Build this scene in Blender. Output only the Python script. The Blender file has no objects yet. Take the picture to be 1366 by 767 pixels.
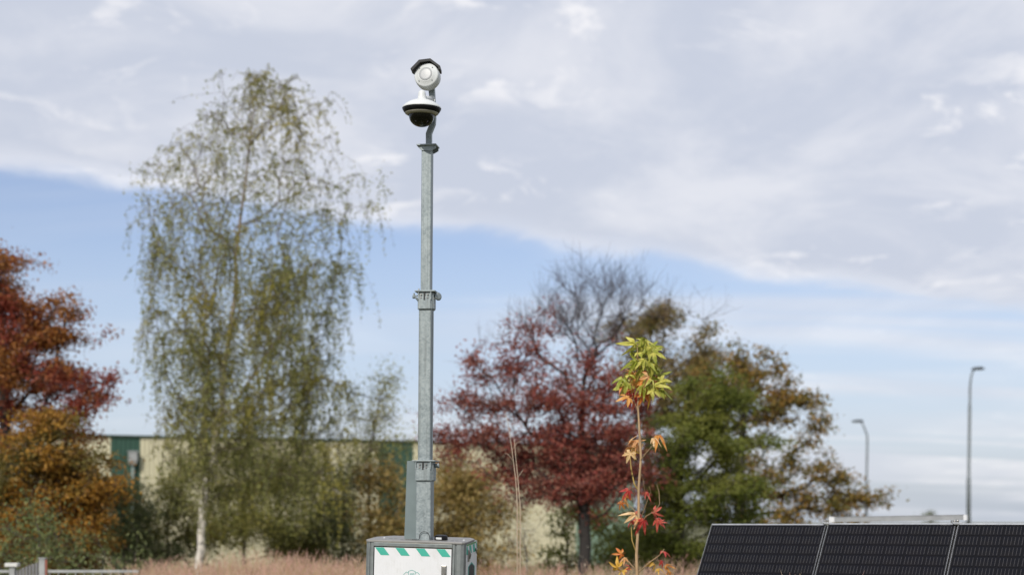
import bpy, math, random
import numpy as np
from mathutils import Vector, Matrix

random.seed(11)
rng = np.random.default_rng(11)
R = math.radians
scene = bpy.context.scene
col = scene.collection

# ------------------------------------------------------------------ camera
F = 2000.0            # focal length in pixels of a 1366 px wide frame
HY = 696.0            # row of the horizon
H = 1.6               # eye height
cam = bpy.data.cameras.new('camera')
camo = bpy.data.objects.new('camera', cam)
col.objects.link(camo)
camo.location = (0, 0, H)
camo.rotation_euler = (R(90), 0, 0)
cam.sensor_width = 36
cam.lens = F / 1366 * 36
cam.shift_y = (HY - 383.5) / 1366
cam.clip_start = 0.1
cam.clip_end = 8000
cam.dof.use_dof = True
cam.dof.focus_distance = 10.7
cam.dof.aperture_fstop = 1.35
scene.camera = camo

scene.view_settings.view_transform = 'Standard'
scene.view_settings.look = 'None'
scene.view_settings.exposure = 0.08
scene.view_settings.gamma = 1.0

# ------------------------------------------------------------------ sun + sky
SUN_EL, SUN_AZ = R(38), R(201)          # azimuth clockwise from +Y
sd = Vector((math.sin(SUN_AZ) * math.cos(SUN_EL), math.cos(SUN_AZ) * math.cos(SUN_EL), math.sin(SUN_EL)))
sun = bpy.data.lights.new('sun', 'SUN')
sun.energy = 3.4
sun.angle = R(0.6)
sun.color = (1.0, 0.945, 0.86)
suno = bpy.data.objects.new('sun', sun)
col.objects.link(suno)
suno.location = sd * 50
suno.rotation_euler = (-sd).to_track_quat('-Z', 'Y').to_euler()

world = bpy.data.worlds.new('World')
scene.world = world
world.use_nodes = True
nt = world.node_tree
for n in list(nt.nodes):
    nt.nodes.remove(n)


class NB:
    """small node helper"""
    def __init__(s, nt): s.nt = nt
    def n(s, t, **kw):
        x = s.nt.nodes.new(t)
        for k, v in kw.items():
            if k.startswith('_'):
                setattr(x, k[1:], v)
        return x
    def link(s, a, b): s.nt.links.new(a, b)
    def val(s, v, sock):
        if hasattr(v, 'is_output') or isinstance(v, bpy.types.NodeSocket): s.link(v, sock)
        else: sock.default_value = v
    def math(s, op, a, b=0.0, c=None, clamp=False):
        x = s.n('ShaderNodeMath', _operation=op, _use_clamp=clamp)
        s.val(a, x.inputs[0]); s.val(b, x.inputs[1])
        if c is not None: s.val(c, x.inputs[2])
        return x.outputs[0]
    def noise(s, vec, scale, detail=4, rough=.5, dist=0.0):
        x = s.n('ShaderNodeTexNoise')
        if vec is not None: s.link(vec, x.inputs['Vector'])
        x.inputs['Scale'].default_value = scale
        x.inputs['Detail'].default_value = detail
        x.inputs['Roughness'].default_value = rough
        x.inputs['Distortion'].default_value = dist
        return x.outputs['Fac']
    def mapr(s, v, a, b, c=0.0, d=1.0, smooth=True):
        x = s.n('ShaderNodeMapRange', _interpolation_type='SMOOTHSTEP' if smooth else 'LINEAR')
        s.val(v, x.inputs[0])
        for i, q in enumerate((a, b, c, d)): x.inputs[i + 1].default_value = q
        return x.outputs[0]
    def mix(s, f, a, b, blend='MIX'):
        x = s.n('ShaderNodeMix', _data_type='RGBA', _blend_type=blend)
        s.val(f, x.inputs[0])
        for q, sock in ((a, x.inputs[6]), (b, x.inputs[7])):
            if isinstance(q, bpy.types.NodeSocket): s.link(q, sock)
            else: sock.default_value = (*q[:3], 1)
        return x.outputs[2]


SKY = 0.10
w = NB(nt)
sky = w.n('ShaderNodeTexSky', _sky_type='NISHITA')
sky.sun_disc = False
sky.sun_elevation = SUN_EL
sky.sun_rotation = SUN_AZ
sky.air_density = 1.0
sky.dust_density = 1.6
sky.ozone_density = 1.5
tc = w.n('ShaderNodeTexCoord')
sp = w.n('ShaderNodeSeparateXYZ'); w.link(tc.outputs['Generated'], sp.inputs[0])
X, Y, Z = sp.outputs
zz = w.math('MAXIMUM', Z, 0.0)
zz = w.math('ADD', zz, 0.012)
cx = w.math('DIVIDE', X, zz)
cy = w.math('DIVIDE', Y, zz)
zn = w.math('ADD', w.math('MAXIMUM', Z, 0.0), 0.16)
comb = w.n('ShaderNodeCombineXYZ'); w.link(w.math('DIVIDE', X, zn), comb.inputs[0]); w.link(w.math('DIVIDE', Y, zn), comb.inputs[1])
pl = comb.outputs[0]                      # position on a gently domed cloud layer
n1 = w.noise(pl, 1.5, 7, .55, .3)
n2 = w.noise(pl, 5.0, 7, .62, .4)
# edge of the cloud deck: a straight front crossing the sky, ragged by noise
ex, ey = -1.36, 4.0
nx, ny = 2.76 / 4.58, -3.66 / 4.58
d = w.math('ADD', w.math('MULTIPLY', cx, nx), w.math('MULTIPLY', cy, ny))
d = w.math('SUBTRACT', d, ex * nx + ey * ny)
d = w.math('MULTIPLY', d, zz)
rag = w.math('ADD', w.math('MULTIPLY', w.math('SUBTRACT', n1, .5), .13), w.math('MULTIPLY', w.math('SUBTRACT', n2, .5), .085))
dr = w.math('ADD', d, rag)
deck = w.math('ADD', w.math('MULTIPLY', w.mapr(dr, -0.012, 0.030), .55), w.math('MULTIPLY', w.mapr(dr, -0.05, 0.07), .45))
# long thin streaks beyond the front, thicker to the right
mp = w.n('ShaderNodeMapping'); w.link(pl, mp.inputs[0])
mp.inputs['Rotation'].default_value = (0, 0, R(-12))
mp.inputs['Scale'].default_value = (0.40, 2.1, 1)
n3 = w.noise(mp.outputs[0], 1.25, 6, .5, .5)
right = w.mapr(w.math('DIVIDE', X, w.math('MAXIMUM', w.math('ABSOLUTE', Y), .05)), -.2, .22, .22, 1.0)
streak = w.math('MULTIPLY', w.math('MULTIPLY', w.mapr(n3, .40, .62), .62), right)
dens = w.math('MAXIMUM', deck, streak)
dens = w.math('MULTIPLY', dens, .95)
# light and dark inside the deck
n4 = w.noise(pl, 2.2, 6, .6, .5)
n5 = w.noise(pl, 7.0, 7, .65, .6)
shade = w.mapr(n4, .38, .66)
puff = w.math('MULTIPLY', w.mapr(n5, .52, .66), w.mapr(n1, .44, .60))
k = 1.0 / SKY
c_hi = tuple(v * k for v in (.92, .91, .93))
c_lo = tuple(v * k for v in (.575, .615, .715))
edge = w.math('SUBTRACT', 1.0, w.mapr(dr, 0.0, .075))
lit = w.math('MAXIMUM', w.math('MULTIPLY', w.math('MULTIPLY', edge, w.mapr(n1, .36, .58, .35, 1.0)), .75), w.math('MULTIPLY', shade, .50))
lit = w.math('ADD', lit, w.math('MULTIPLY', puff, .75), clamp=True)
ccol = w.mix(lit, c_lo, c_hi)
skyc = w.mix(1.0, sky.outputs[0], (1.24, 1.17, 1.29), 'MULTIPLY')
# pale veil near the horizon
veil = w.math('MULTIPLY', w.math('SUBTRACT', 1.0, w.mapr(Z, 0.05, 0.26)), .55)
skyc = w.mix(veil, skyc, tuple(v * k for v in (.60, .69, .83)))
skyf = w.mix(dens, skyc, ccol)
bg = w.n('ShaderNodeBackground'); bg.inputs[1].default_value = SKY
w.link(skyf, bg.inputs[0])
wo = w.n('ShaderNodeOutputWorld'); w.link(bg.outputs[0], wo.inputs[0])


# ------------------------------------------------------------------ helpers
def P(px, py, y):
    """pixel of the photograph at depth y -> point of the place"""
    return Vector(((px - 683) * y / F, y, H + (HY - py) * y / F))


def tag(o, label=None, cat=None, group=None, kind=None):
    if label: o['label'] = label
    if cat: o['category'] = cat
    if group: o['group'] = group
    if kind: o['kind'] = kind
    return o


def empty(name, loc, label, cat, group=None, rot=(0, 0, 0)):
    o = bpy.data.objects.new(name, None)
    col.objects.link(o)
    o.empty_display_size = .2
    o.location = loc
    o.rotation_euler = rot
    return tag(o, label, cat, group)


class MB:
    def __init__(s):
        s.v = []; s.f = []; s.m = []; s.sm = []
    def add(s, vs, fs, mi=0, smooth=False):
        b = len(s.v)
        s.v.extend([tuple(q) for q in vs])
        for f in fs:
            s.f.append([b + i for i in f]); s.m.append(mi); s.sm.append(smooth)
    def box(s, c, size, mi=0, rot=None):
        x, y, z = (q / 2 for q in size)
        vs = [Vector((a, b, d)) for a in (-x, x) for b in (-y, y) for d in (-z, z)]
        if rot is not None: vs = [rot @ v for v in vs]
        vs = [v + Vector(c) for v in vs]
        s.add(vs, [(0, 1, 3, 2), (4, 6, 7, 5), (0, 4, 5, 1), (2, 3, 7, 6), (0, 2, 6, 4), (1, 5, 7, 3)], mi)
    def tube(s, pts, rad, sides=8, mi=0, smooth=True, caps=True):
        pts = [Vector(p) for p in pts]
        n = len(pts)
        if not isinstance(rad, (list, tuple)): rad = [rad] * n
        vs = []
        prev = None
        for i, p in enumerate(pts):
            t = (pts[min(i + 1, n - 1)] - pts[max(i - 1, 0)])
            if t.length < 1e-9: t = Vector((0, 0, 1))
            t.normalize()
            if prev is None:
                a = t.orthogonal().normalized()
            else:
                a = prev - t * prev.dot(t)
                a = a.normalized() if a.length > 1e-6 else t.orthogonal().normalized()
            prev = a
            b = t.cross(a)
            for k_ in range(sides):
                an = 2 * math.pi * k_ / sides
                vs.append(p + (a * math.cos(an) + b * math.sin(an)) * rad[i])
        fs = []
        for i in range(n - 1):
            for k_ in range(sides):
                k2 = (k_ + 1) % sides
                fs.append((i * sides + k_, i * sides + k2, (i + 1) * sides + k2, (i + 1) * sides + k_))
        s.add(vs, fs, mi, smooth)
        if caps and sides > 3:
            b = len(s.v) - len(vs)
            s.f.append([b + i for i in reversed(range(sides))]); s.m.append(mi); s.sm.append(False)
            s.f.append([b + (n - 1) * sides + i for i in range(sides)]); s.m.append(mi); s.sm.append(False)
    def lathe(s, prof, seg=32, mi=0, mat=None, smooth=True):
        vs = []
        for r, z in prof:
            for k_ in range(seg):
                a = 2 * math.pi * k_ / seg
                v = Vector((r * math.cos(a), r * math.sin(a), z))
                vs.append(mat @ v if mat else v)
        fs = []
        for i in range(len(prof) - 1):
            for k_ in range(seg):
                k2 = (k_ + 1) % seg
                fs.append((i * seg + k_, i * seg + k2, (i + 1) * seg + k2, (i + 1) * seg + k_))
        s.add(vs, fs, mi, smooth)
    def prism(s, poly, ax, h0, h1, mi=0):
        """poly: list of 2D; ax: 'x','y','z' extrusion axis"""
        def mk(a, b, h):
            return {'z': (a, b, h), 'y': (a, h, b), 'x': (h, a, b)}[ax]
        n = len(poly)
        vs = [mk(a, b, h0) for a, b in poly] + [mk(a, b, h1) for a, b in poly]
        fs = [tuple(reversed(range(n))), tuple(range(n, 2 * n))]
        fs += [(i, (i + 1) % n, n + (i + 1) % n, n + i) for i in range(n)]
        s.add(vs, fs, mi)
    def build(s, name, mats, parent=None, bevel=0, recalc=True):
        me = bpy.data.meshes.new(name)
        me.from_pydata(s.v, [], s.f)
        if not isinstance(mats, (list, tuple)): mats = [mats]
        for m_ in mats: me.materials.append(m_)
        me.polygons.foreach_set('material_index', s.m)
        me.polygons.foreach_set('use_smooth', s.sm)
        if recalc:
            import bmesh
            bm = bmesh.new(); bm.from_mesh(me)
            bmesh.ops.recalc_face_normals(bm, faces=bm.faces)
            bm.to_mesh(me); bm.free()
        me.update()
        o = bpy.data.objects.new(name, me)
        col.objects.link(o)
        if parent is not None: o.parent = parent
        if bevel:
            b = o.modifiers.new('bevel', 'BEVEL'); b.width = bevel; b.segments = 2
            b.limit_method = 'ANGLE'; b.angle_limit = R(40)
        return o


MATS = {}
def mat(name, c, rough=.6, metal=0.0, var=.12, scale=8.0, bump=0.0, bscale=40.0, spec=.5, coat=0.0, dirt=None):
    m = bpy.data.materials.new(name); m.use_nodes = True
    q = NB(m.node_tree)
    bs = m.node_tree.nodes['Principled BSDF']
    t = q.n('ShaderNodeTexCoord').outputs['Object']
    nz = q.noise(t, scale, 6, .6)
    f = q.mapr(nz, .3, .7)
    c1 = tuple(v * (1 - var) for v in c); c2 = tuple(min(1, v * (1 + var)) for v in c)
    cc = q.mix(f, c1, c2)
    if dirt:
        nd = q.noise(t, dirt[1], 8, .7, .3)
        cc = q.mix(q.math('MULTIPLY', q.mapr(nd, .5, .72), dirt[2]), cc, dirt[0])
    q.link(cc, bs.inputs['Base Color'])
    bs.inputs['Roughness'].default_value = rough
    rr = q.mapr(nz, .3, .7, rough * .85, min(1, rough * 1.15)); q.link(rr, bs.inputs['Roughness'])
    bs.inputs['Metallic'].default_value = metal
    bs.inputs['Specular IOR Level'].default_value = spec
    bs.inputs['Coat Weight'].default_value = coat
    if bump:
        b = q.n('ShaderNodeBump'); b.inputs['Strength'].default_value = bump; b.inputs['Distance'].default_value = .01
        q.link(q.noise(t, bscale, 5, .6), b.inputs['Height']); q.link(b.outputs[0], bs.inputs['Normal'])
    MATS[name] = m
    return m


def galv():
    m = bpy.data.materials.new('galvanised_steel'); m.use_nodes = True
    q = NB(m.node_tree); bs = m.node_tree.nodes['Principled BSDF']
    t = q.n('ShaderNodeTexCoord').outputs['Object']
    v = q.n('ShaderNodeTexVoronoi'); v.inputs['Scale'].default_value = 75; q.link(t, v.inputs['Vector'])
    sx = q.n('ShaderNodeSeparateColor'); q.link(v.outputs['Color'], sx.inputs[0])
    f = q.math('ADD', q.math('MULTIPLY', sx.outputs[0], .5), q.math('MULTIPLY', q.mapr(q.noise(t, 14, 8, .7), .3, .7), .5))
    cr = q.mix(f, (.17, .205, .215), (.34, .385, .395))
    # faint vertical run marks
    mp = q.n('ShaderNodeMapping'); q.link(t, mp.inputs[0]); mp.inputs['Scale'].default_value = (40, 40, 1.2)
    cr = q.mix(q.math('MULTIPLY', q.mapr(q.noise(mp.outputs[0], 1, 5, .65), .46, .70), .5), cr, (.15, .165, .165))
    q.link(cr, bs.inputs['Base Color'])
    bs.inputs['Metallic'].default_value = .35
    q.link(q.mapr(f, 0, 1, .42, .62), bs.inputs['Roughness'])
    return m


def leafmat(name, cols, clump=(), transl=.35, rough=.55):
    """leaf colours vary from leaf to leaf (per island) and in patches through the crown"""
    m = bpy.data.materials.new(name); m.use_nodes = True
    q = NB(m.node_tree); bs = m.node_tree.nodes['Principled BSDF']
    out = m.node_tree.nodes['Material Output']
    g = q.n('ShaderNodeNewGeometry')
    cr = q.n('ShaderNodeValToRGB'); q.link(g.outputs['Random Per Island'], cr.inputs[0])
    el = cr.color_ramp.elements
    while len(el) < len(cols): el.new(.5)
    for i, c in enumerate(cols):
        el[i].position = i / (len(cols) - 1); el[i].color = (*c, 1)
    t = q.n('ShaderNodeTexCoord').outputs['Object']
    cc = cr.outputs[0]
    for (c2, sc, lo, hi, am) in clump:
        cc = q.mix(q.math('MULTIPLY', q.mapr(q.noise(t, sc, 3, .6), lo, hi), am), cc, c2)
    q.link(cc, bs.inputs['Base Color'])
    bs.inputs['Roughness'].default_value = rough
    bs.inputs['Specular IOR Level'].default_value = .3
    tr = q.n('ShaderNodeBsdfTranslucent'); q.link(cc, tr.inputs[0])
    mx = q.n('ShaderNodeMixShader'); mx.inputs[0].default_value = transl
    q.link(bs.outputs[0], mx.inputs[1]); q.link(tr.outputs[0], mx.inputs[2]); q.link(mx.outputs[0], out.inputs[0])
    return m


M_GALV = galv()
M_GREYMETAL = mat('grey_blue_coated_steel', (.155, .195, .20), .5, .2, .06, 6)
M_LID = mat('weathered_grey_lid', (.235, .23, .22), .5, .25, .12, 10, dirt=((.12, .11, .10), 14, .4))
M_POST = mat('grey_aluminium_profile', (.20, .22, .22), .45, .5, .12, 12, dirt=((.30, .31, .30), 30, .4))
M_WHITE = mat('white_coated_panel', (.66, .67, .69), .45, 0, .02, 4, dirt=((.47, .46, .43), 9, .4))
M_CAMWHITE = mat('white_camera_housing', (.60, .62, .62), .4, 0, .02, 6)
M_DISC = mat('pale_grey_lens_cover', (.38, .39, .40), .35, 0, .03, 6)
M_BLACK = mat('black_plastic', (.008, .008, .009), .4, 0, .2, 20, spec=.15)
M_BLACKM = mat('black_matt_plastic', (.02, .021, .022), .6, 0, .2, 20)
M_BEIGE = mat('beige_trim_ring', (.36, .34, .29), .5, 0, .05, 20)
M_GREEN = mat('teal_green_marking', (.045, .37, .28), .5, 0, .03, 10)
M_DKTEAL = mat('teal_outline_marking', (.03, .32, .28), .5, 0, .03, 10)
M_GASKET = mat('black_rubber_gasket', (.01, .01, .01), .7)
M_CHROME = mat('brushed_steel', (.33, .32, .30), .35, .9, .1, 30)
M_BARK = mat('grey_brown_bark', (.085, .07, .058), .9, 0, .35, 12, .8, 30)
M_DARKBARK = mat('dark_brown_bark', (.024, .020, .018), .9, 0, .35, 14, .8, 30)
M_ALU = mat('aluminium_frame', (.52, .53, .54), .35, .8, .06, 8)
M_LAMPPOLE = mat('weathered_lamp_pole', (.16, .18, .19), .5, .5, .1, 4)
M_LAMPHEAD = mat('dark_lamp_head', (.03, .033, .037), .5, .2, .1, 4)


def birch_bark():
    m = bpy.data.materials.new('white_birch_bark'); m.use_nodes = True
    q = NB(m.node_tree); bs = m.node_tree.nodes['Principled BSDF']
    t = q.n('ShaderNodeTexCoord').outputs['Object']
    mp = q.n('ShaderNodeMapping'); q.link(t, mp.inputs[0]); mp.inputs['Scale'].default_value = (3, 3, 9)
    a = q.mapr(q.noise(mp.outputs[0], 1.2, 6, .65), .55, .64)
    sz = q.n('ShaderNodeSeparateXYZ'); q.link(t, sz.inputs[0])
    hi = q.mapr(sz.outputs[2], 4.0, 7.5)
    c = q.mix(hi, (.62, .58, .52), (.25, .19, .13))
    c = q.mix(a, c, (.05, .045, .04))
    q.link(c, bs.inputs['Base Color']); bs.inputs['Roughness'].default_value = .75
    return m
M_BIRCH = birch_bark()

L_BIRCH = leafmat('birch_leaves', [(.15, .17, .05), (.25, .26, .07), (.37, .355, .13), (.19, .215, .075)],
                  [((.40, .34, .06), .55, .47, .62, .7), ((.10, .125, .05), .8, .54, .7, .5)], .42)
L_RED = leafmat('dark_red_leaves', [(.16, .030, .026), (.29, .065, .05), (.38, .14, .09), (.20, .055, .045)],
                [((.17, .10, .07), .8, .52, .7, .55)], .35)
L_REDOAK = leafmat('rust_red_leaves', [(.20, .07, .018), (.34, .13, .03), (.40, .19, .045), (.20, .06, .025)],
                   [((.27, .045, .04), .6, .49, .58, .8), ((.10, .10, .03), 1.3, .55, .7, .4)], .35)
L_ORANGE = leafmat('orange_brown_leaves', [(.22, .10, .014), (.35, .165, .022), (.43, .235, .038), (.19, .10, .02)],
                   [((.12, .115, .03), .8, .46, .58, .9)], .35)
L_OLIVE = leafmat('olive_leaves', [(.16, .17, .045), (.25, .245, .07), (.35, .31, .10)], [((.34, .26, .05), .7, .48, .66, .7)], .42)
L_TAN = leafmat('tan_olive_leaves', [(.20, .17, .045), (.36, .26, .09), (.44, .32, .12), (.17, .15, .04)], [((.36, .20, .05), .8, .5, .68, .6)], .38)
L_GREEN = leafmat('mid_green_leaves', [(.085, .115, .018), (.145, .175, .03), (.21, .235, .045), (.06, .085, .018)], [((.25, .25, .05), .9, .44, .62, .75)], .42)
L_WILLOW = leafmat('pale_green_leaves', [(.10, .13, .045), (.17, .21, .08), (.24, .26, .10)], (), .3)
L_DKGREEN = leafmat('blue_green_leaves', [(.085, .11, .045), (.14, .165, .065), (.20, .205, .085)], [((.12, .11, .03), 1.0, .5, .7, .5)], .3)
L_OAK = leafmat('bronze_oak_leaves', [(.22, .13, .03), (.36, .21, .045), (.20, .16, .045), (.13, .13, .035)], [((.10, .12, .03), .8, .48, .66, .7), ((.28, .13, .03), 1.2, .55, .7, .6)], .35)
L_BROWN = leafmat('olive_brown_leaves', [(.14, .13, .045), (.24, .18, .06), (.27, .16, .06)], [((.08, .11, .04), .8, .5, .7, .6)], .3)
L_PALE = leafmat('pale_dry_leaves', [(.30, .30, .20), (.48, .46, .34), (.60, .58, .48)], (), .35)
M_TWIG = mat('fine_twigs', (.11, .085, .075), .9, 0, .3, 3)
M_TWIGG = mat('grey_fine_twigs', (.075, .058, .062), .9, 0, .2, 3)


# ------------------------------------------------------------------ leaves
def leaves_np(C, size, asp=.55, up=.3, droop=None, fold=.25):
    """C: (n,3) centres. returns verts, faces: a folded diamond of two triangles per leaf"""
    n = len(C)
    d = rng.normal(size=(n, 3))
    if droop is not None: d = d * .55 + np.array([0, 0, -1.0]) * droop
    d /= np.linalg.norm(d, axis=1)[:, None]
    nn = rng.normal(size=(n, 3)); nn[:, 2] += up * 3
    s = np.cross(d, nn); s /= np.linalg.norm(s, axis=1)[:, None] + 1e-9
    u = np.cross(s, d)
    L = (size * rng.uniform(.65, 1.3, n))[:, None]
    a = C - d * L * .5; b = C + d * L * .5
    l = C + s * L * asp * .5 + u * L * fold * .3; r = C - s * L * asp * .5 + u * L * fold * .3
    V = np.stack([a, l, b, r], 1).reshape(-1, 3)
    i = np.arange(n)[:, None] * 4
    Fa = np.concatenate([i + np.array([[0, 1, 2]]), i + np.array([[0, 2, 3]])], 1).reshape(-1, 3)
    return V, Fa


def crown_mesh(name, mats, parent, org, V, Fa, mb=None):
    """leaf faces (material 0) joined with twig faces from mb (material 1)"""
    V = V - np.array(org)
    vs = V.tolist(); fs = Fa.tolist(); mi = [0] * len(fs); sm = [False] * len(fs)
    if mb is not None:
        b = len(vs)
        vs += [tuple(Vector(q) - Vector(org)) for q in mb.v]
        fs += [[b + i for i in f] for f in mb.f]
        mi += [1] * len(mb.f); sm += [True] * len(mb.f)
    me = bpy.data.meshes.new(name); me.from_pydata(vs, [], fs)
    for m_ in mats: me.materials.append(m_)
    me.polygons.foreach_set('material_index', mi); me.polygons.foreach_set('use_smooth', sm)
    me.update()
    o = bpy.data.objects.new(name, me); col.objects.link(o); o.parent = parent
    return o


def grow(trunk, trad, targets, wander=.12, grav=0.0, pipe=.42, tip=.006, bias=.30, arch=0.0):
    """attach each target to the growing skeleton; returns node arrays"""
    pos = [Vector(p) for p in trunk]; par = [-1] + list(range(len(trunk) - 1))
    dist = [0.0]
    for i in range(1, len(pos)): dist.append(dist[-1] + (pos[i] - pos[i - 1]).length)
    first = 1
    base = pos[0]
    order = sorted(range(len(targets)), key=lambda i: (targets[i] - pos[len(trunk) // 2]).length)
    tips = []; paths = []
    arr = np.array([tuple(p) for p in pos])
    da = np.array(dist)
    for ti in order:
        t = targets[ti]; tv = np.array(tuple(t))
        dd = np.linalg.norm(arr - tv, axis=1)
        cost = dd + bias * da
        cost[0] += 50
        cost += np.where(arr[:, 2] > tv[2] + .1, (arr[:, 2] - tv[2]) * 1.2, 0)
        j = int(np.argmin(cost))
        p0 = pos[j]; L = (t - p0).length
        ns = max(2, min(7, int(L / .32) + 1))
        g = (pos[j] - pos[par[j]]).normalized() if par[j] >= 0 else Vector((0, 0, 1))
        ctrl = p0 + g * L * .35 + Vector((0, 0, arch * L))
        path = [j]; cur = j
        for s_ in range(1, ns + 1):
            u = s_ / ns
            q = p0 * (1 - u) ** 2 + ctrl * 2 * u * (1 - u) + t * u * u
            if s_ < ns: q += Vector(rng.normal(size=3).tolist()) * L * wander * .3
            pos.append(q); par.append(cur); dist.append(dist[cur] + (q - pos[cur]).length)
            cur = len(pos) - 1; path.append(cur)
        arr = np.array([tuple(p) for p in pos]); da = np.array(dist)
        tips.append(cur); paths.append(path)
    cnt = [0] * len(pos)
    for t_ in tips:
        c = t_
        while c >= 0:
            cnt[c] += 1; c = par[c]
    rad = [max(tip, tip * (max(c, 1) ** pipe)) for c in cnt]
    for i in range(len(trunk)):
        rad[i] = max(trad[i], 0.002)
    return pos, rad, paths, tips


def skeleton_mesh(mb, trunk_n, pos, rad, paths, sides=5, limb_mat=0):
    mb.tube(pos[:trunk_n], rad[:trunk_n], 10)
    for path in paths:
        pr = [rad[i] for i in path]
        pr[0] = min(pr[0], pr[1] * 1.5)
        mb.tube([pos[i] for i in path], pr, sides if pr[1] > .012 else 3, mi=limb_mat, caps=False)


def blob_points(blobs, y, density=1.0, depth=1.0):
    """targets gathered in flattened clumps inside each ellipsoid, with a few strays outside"""
    out = []
    for b in blobs:
        px, py, rx, ry, n = b[:5]
        dy = b[5] if len(b) > 5 else 0.0
        c = P(px, py, y + dy); s_ = (y + dy) / F
        nc = max(1, int(n * density / 3.2))
        for _ in range(nc):
            v = rng.normal(size=3); v /= np.linalg.norm(v); v *= rng.uniform(.12, 1.05) ** .5
            cc = Vector((c.x + v[0] * rx * s_, c.y + v[1] * rx * s_ * depth, c.z + v[2] * ry * s_))
            q = rng.uniform(.16, .34)
            for _k in range(int(rng.integers(2, 5))):
                t = rng.normal(size=3)
                out.append(cc + Vector((t[0] * q, t[1] * q, t[2] * q * .42)))
    return out


def tree(name, label, cat, y, trunk_px, trad, blobs, leafm, leaf, per, spread, bark=None, twig=None, group=None,
         bare=None, asp=.6, twigs=3, tw_len=.35, tip=.006, pipe=.45, flat=.6, trunk_name='trunk', depth=1.0,
         bias=.3, droop=None, crown_name='crown', wander=.12, arch=0.0):
    """trunk_px: list of (px, py) from the ground up; blobs: (px, py, rx, ry, clusters[, dy])"""
    ty = y
    trunk = []
    b0 = P(trunk_px[0][0], 0, ty)
    base = Vector((b0.x, ty, 0))
    trunk = [base + Vector((0, 0, -.1))] + [P(a, b, ty) for a, b in trunk_px[1:]]
    # subdivide the trunk with slight wobble
    tr, rr = [], []
    for i in range(len(trunk) - 1):
        for k_ in range(3):
            u = k_ / 3
            q = trunk[i].lerp(trunk[i + 1], u)
            if 0 < i + u: q += Vector((rng.normal() * .015, rng.normal() * .015, 0))
            tr.append(q); rr.append(trad[i] * (1 - u) + trad[i + 1] * u)
    tr.append(trunk[-1]); rr.append(trad[-1])
    rr[0] *= 1.25
    tg = blob_points(blobs, y, depth=depth)
    tg = [t for t in tg if t.z > .15]
    pos, rad, paths, tips = grow(tr, rr, tg, tip=tip, pipe=pipe, bias=bias, wander=wander, arch=arch)
    root = empty(name, base, label, cat, group)
    mb = MB(); skeleton_mesh(mb, len(tr), pos, rad, paths)
    mb.v = [tuple(Vector(v) - base) for v in mb.v]
    mb.build(trunk_name, bark or M_BARK, root, recalc=False)
    # twigs and leaves
    tb = MB(); LC = []
    for path in paths:
        end = pos[path[-1]]
        dirv = (end - pos[path[-2]]).normalized()
        isbare = bare(end) if bare else 0.0
        spots = [(end, 1.0)] + [(pos[i], .5) for i in path[max(1, len(path) // 2):-1]]
        for sp_, wgt in spots:
            for _ in range(max(1, int(twigs * wgt * (1.0 + 1.3 * isbare)))):
                v = (dirv * .7 + Vector(rng.normal(size=3).tolist()) * .8)
                if isbare: v = v * .6 + Vector((0, 0, .8))
                v.normalize()
                l_ = tw_len * rng.uniform(.5, 1.3) * (1 + .3 * isbare)
                m1 = sp_ + v * l_ * .5 + Vector(rng.normal(size=3).tolist()) * l_ * .08
                e1 = sp_ + v * l_ + Vector(rng.normal(size=3).tolist()) * l_ * .12
                tb.tube([sp_, m1, e1], [tip * .6, tip * .45, tip * .25], 3, caps=False)
                if isbare:
                    for _k in range(2):
                        v2 = (v + Vector(rng.normal(size=3).tolist()) * .6).normalized()
                        tb.tube([m1, m1 + v2 * l_ * .55], [tip * .4, tip * .2], 3, caps=False)
        n = int(per * (1 - isbare) * rng.uniform(.5, 1.5))
        if n > 0:
            a = rng.normal(size=(n, 3)) * np.array([spread, spread, spread * flat]) * rng.uniform(.75, 1.25)
            LC.append(a + np.array(tuple(end)))
            m_ = n // 3
            if m_ and len(path) > 2:
                q = pos[path[len(path) // 2]]
                LC.append(rng.normal(size=(m_, 3)) * spread * .8 + np.array(tuple(q)))
    C = np.concatenate(LC); C = C[C[:, 2] > .05]
    V, Fa = leaves_np(C, leaf, asp, droop=droop)
    crown_mesh(crown_name, [leafm, twig or M_TWIG], root, base, V, Fa, tb)
    return root


# ================================================================== SETTING
def ground_mat():
    m = bpy.data.materials.new('rough_meadow'); m.use_nodes = True
    q = NB(m.node_tree); bs = m.node_tree.nodes['Principled BSDF']
    t = q.n('ShaderNodeTexCoord').outputs['Object']
    c = q.mix(q.mapr(q.noise(t, .35, 8, .65), .35, .65), (.07, .085, .03), (.17, .15, .07))
    c = q.mix(q.mapr(q.noise(t, 6, 6, .7), .4, .7), c, (.10, .10, .045))
    q.link(c, bs.inputs['Base Color']); bs.inputs['Roughness'].default_value = .95
    b = q.n('ShaderNodeBump'); b.inputs['Strength'].default_value = .8; b.inputs['Distance'].default_value = .05
    q.link(q.noise(t, 18, 6, .7), b.inputs['Height']); q.link(b.outputs[0], bs.inputs['Normal'])
    return m
g = MB(); g.add([(-3000, -3000, 0), (3000, -3000, 0), (3000, 3000, 0), (-3000, 3000, 0)], [(0, 1, 2, 3)])
tag(g.build('ground', ground_mat()), kind='structure')

# ------------------------------------------------------------------ warehouse
A = Vector(((130 - 683) * 50 / F, 50, 0)); B = Vector(((550 - 683) * 53.8 / F, 53.8, 0))
wd = (B - A).normalized(); yaw_w = math.atan2(wd.y, wd.x)
TOPZ = H + (HY - 582) * 50 / F


def wall_u(px):
    """distance along the wall line seen at column px"""
    m_ = (px - 683) / F
    # A + wd*u : x = m*y
    return (m_ * A.y - A.x) / (wd.x - m_ * wd.y)


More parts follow.
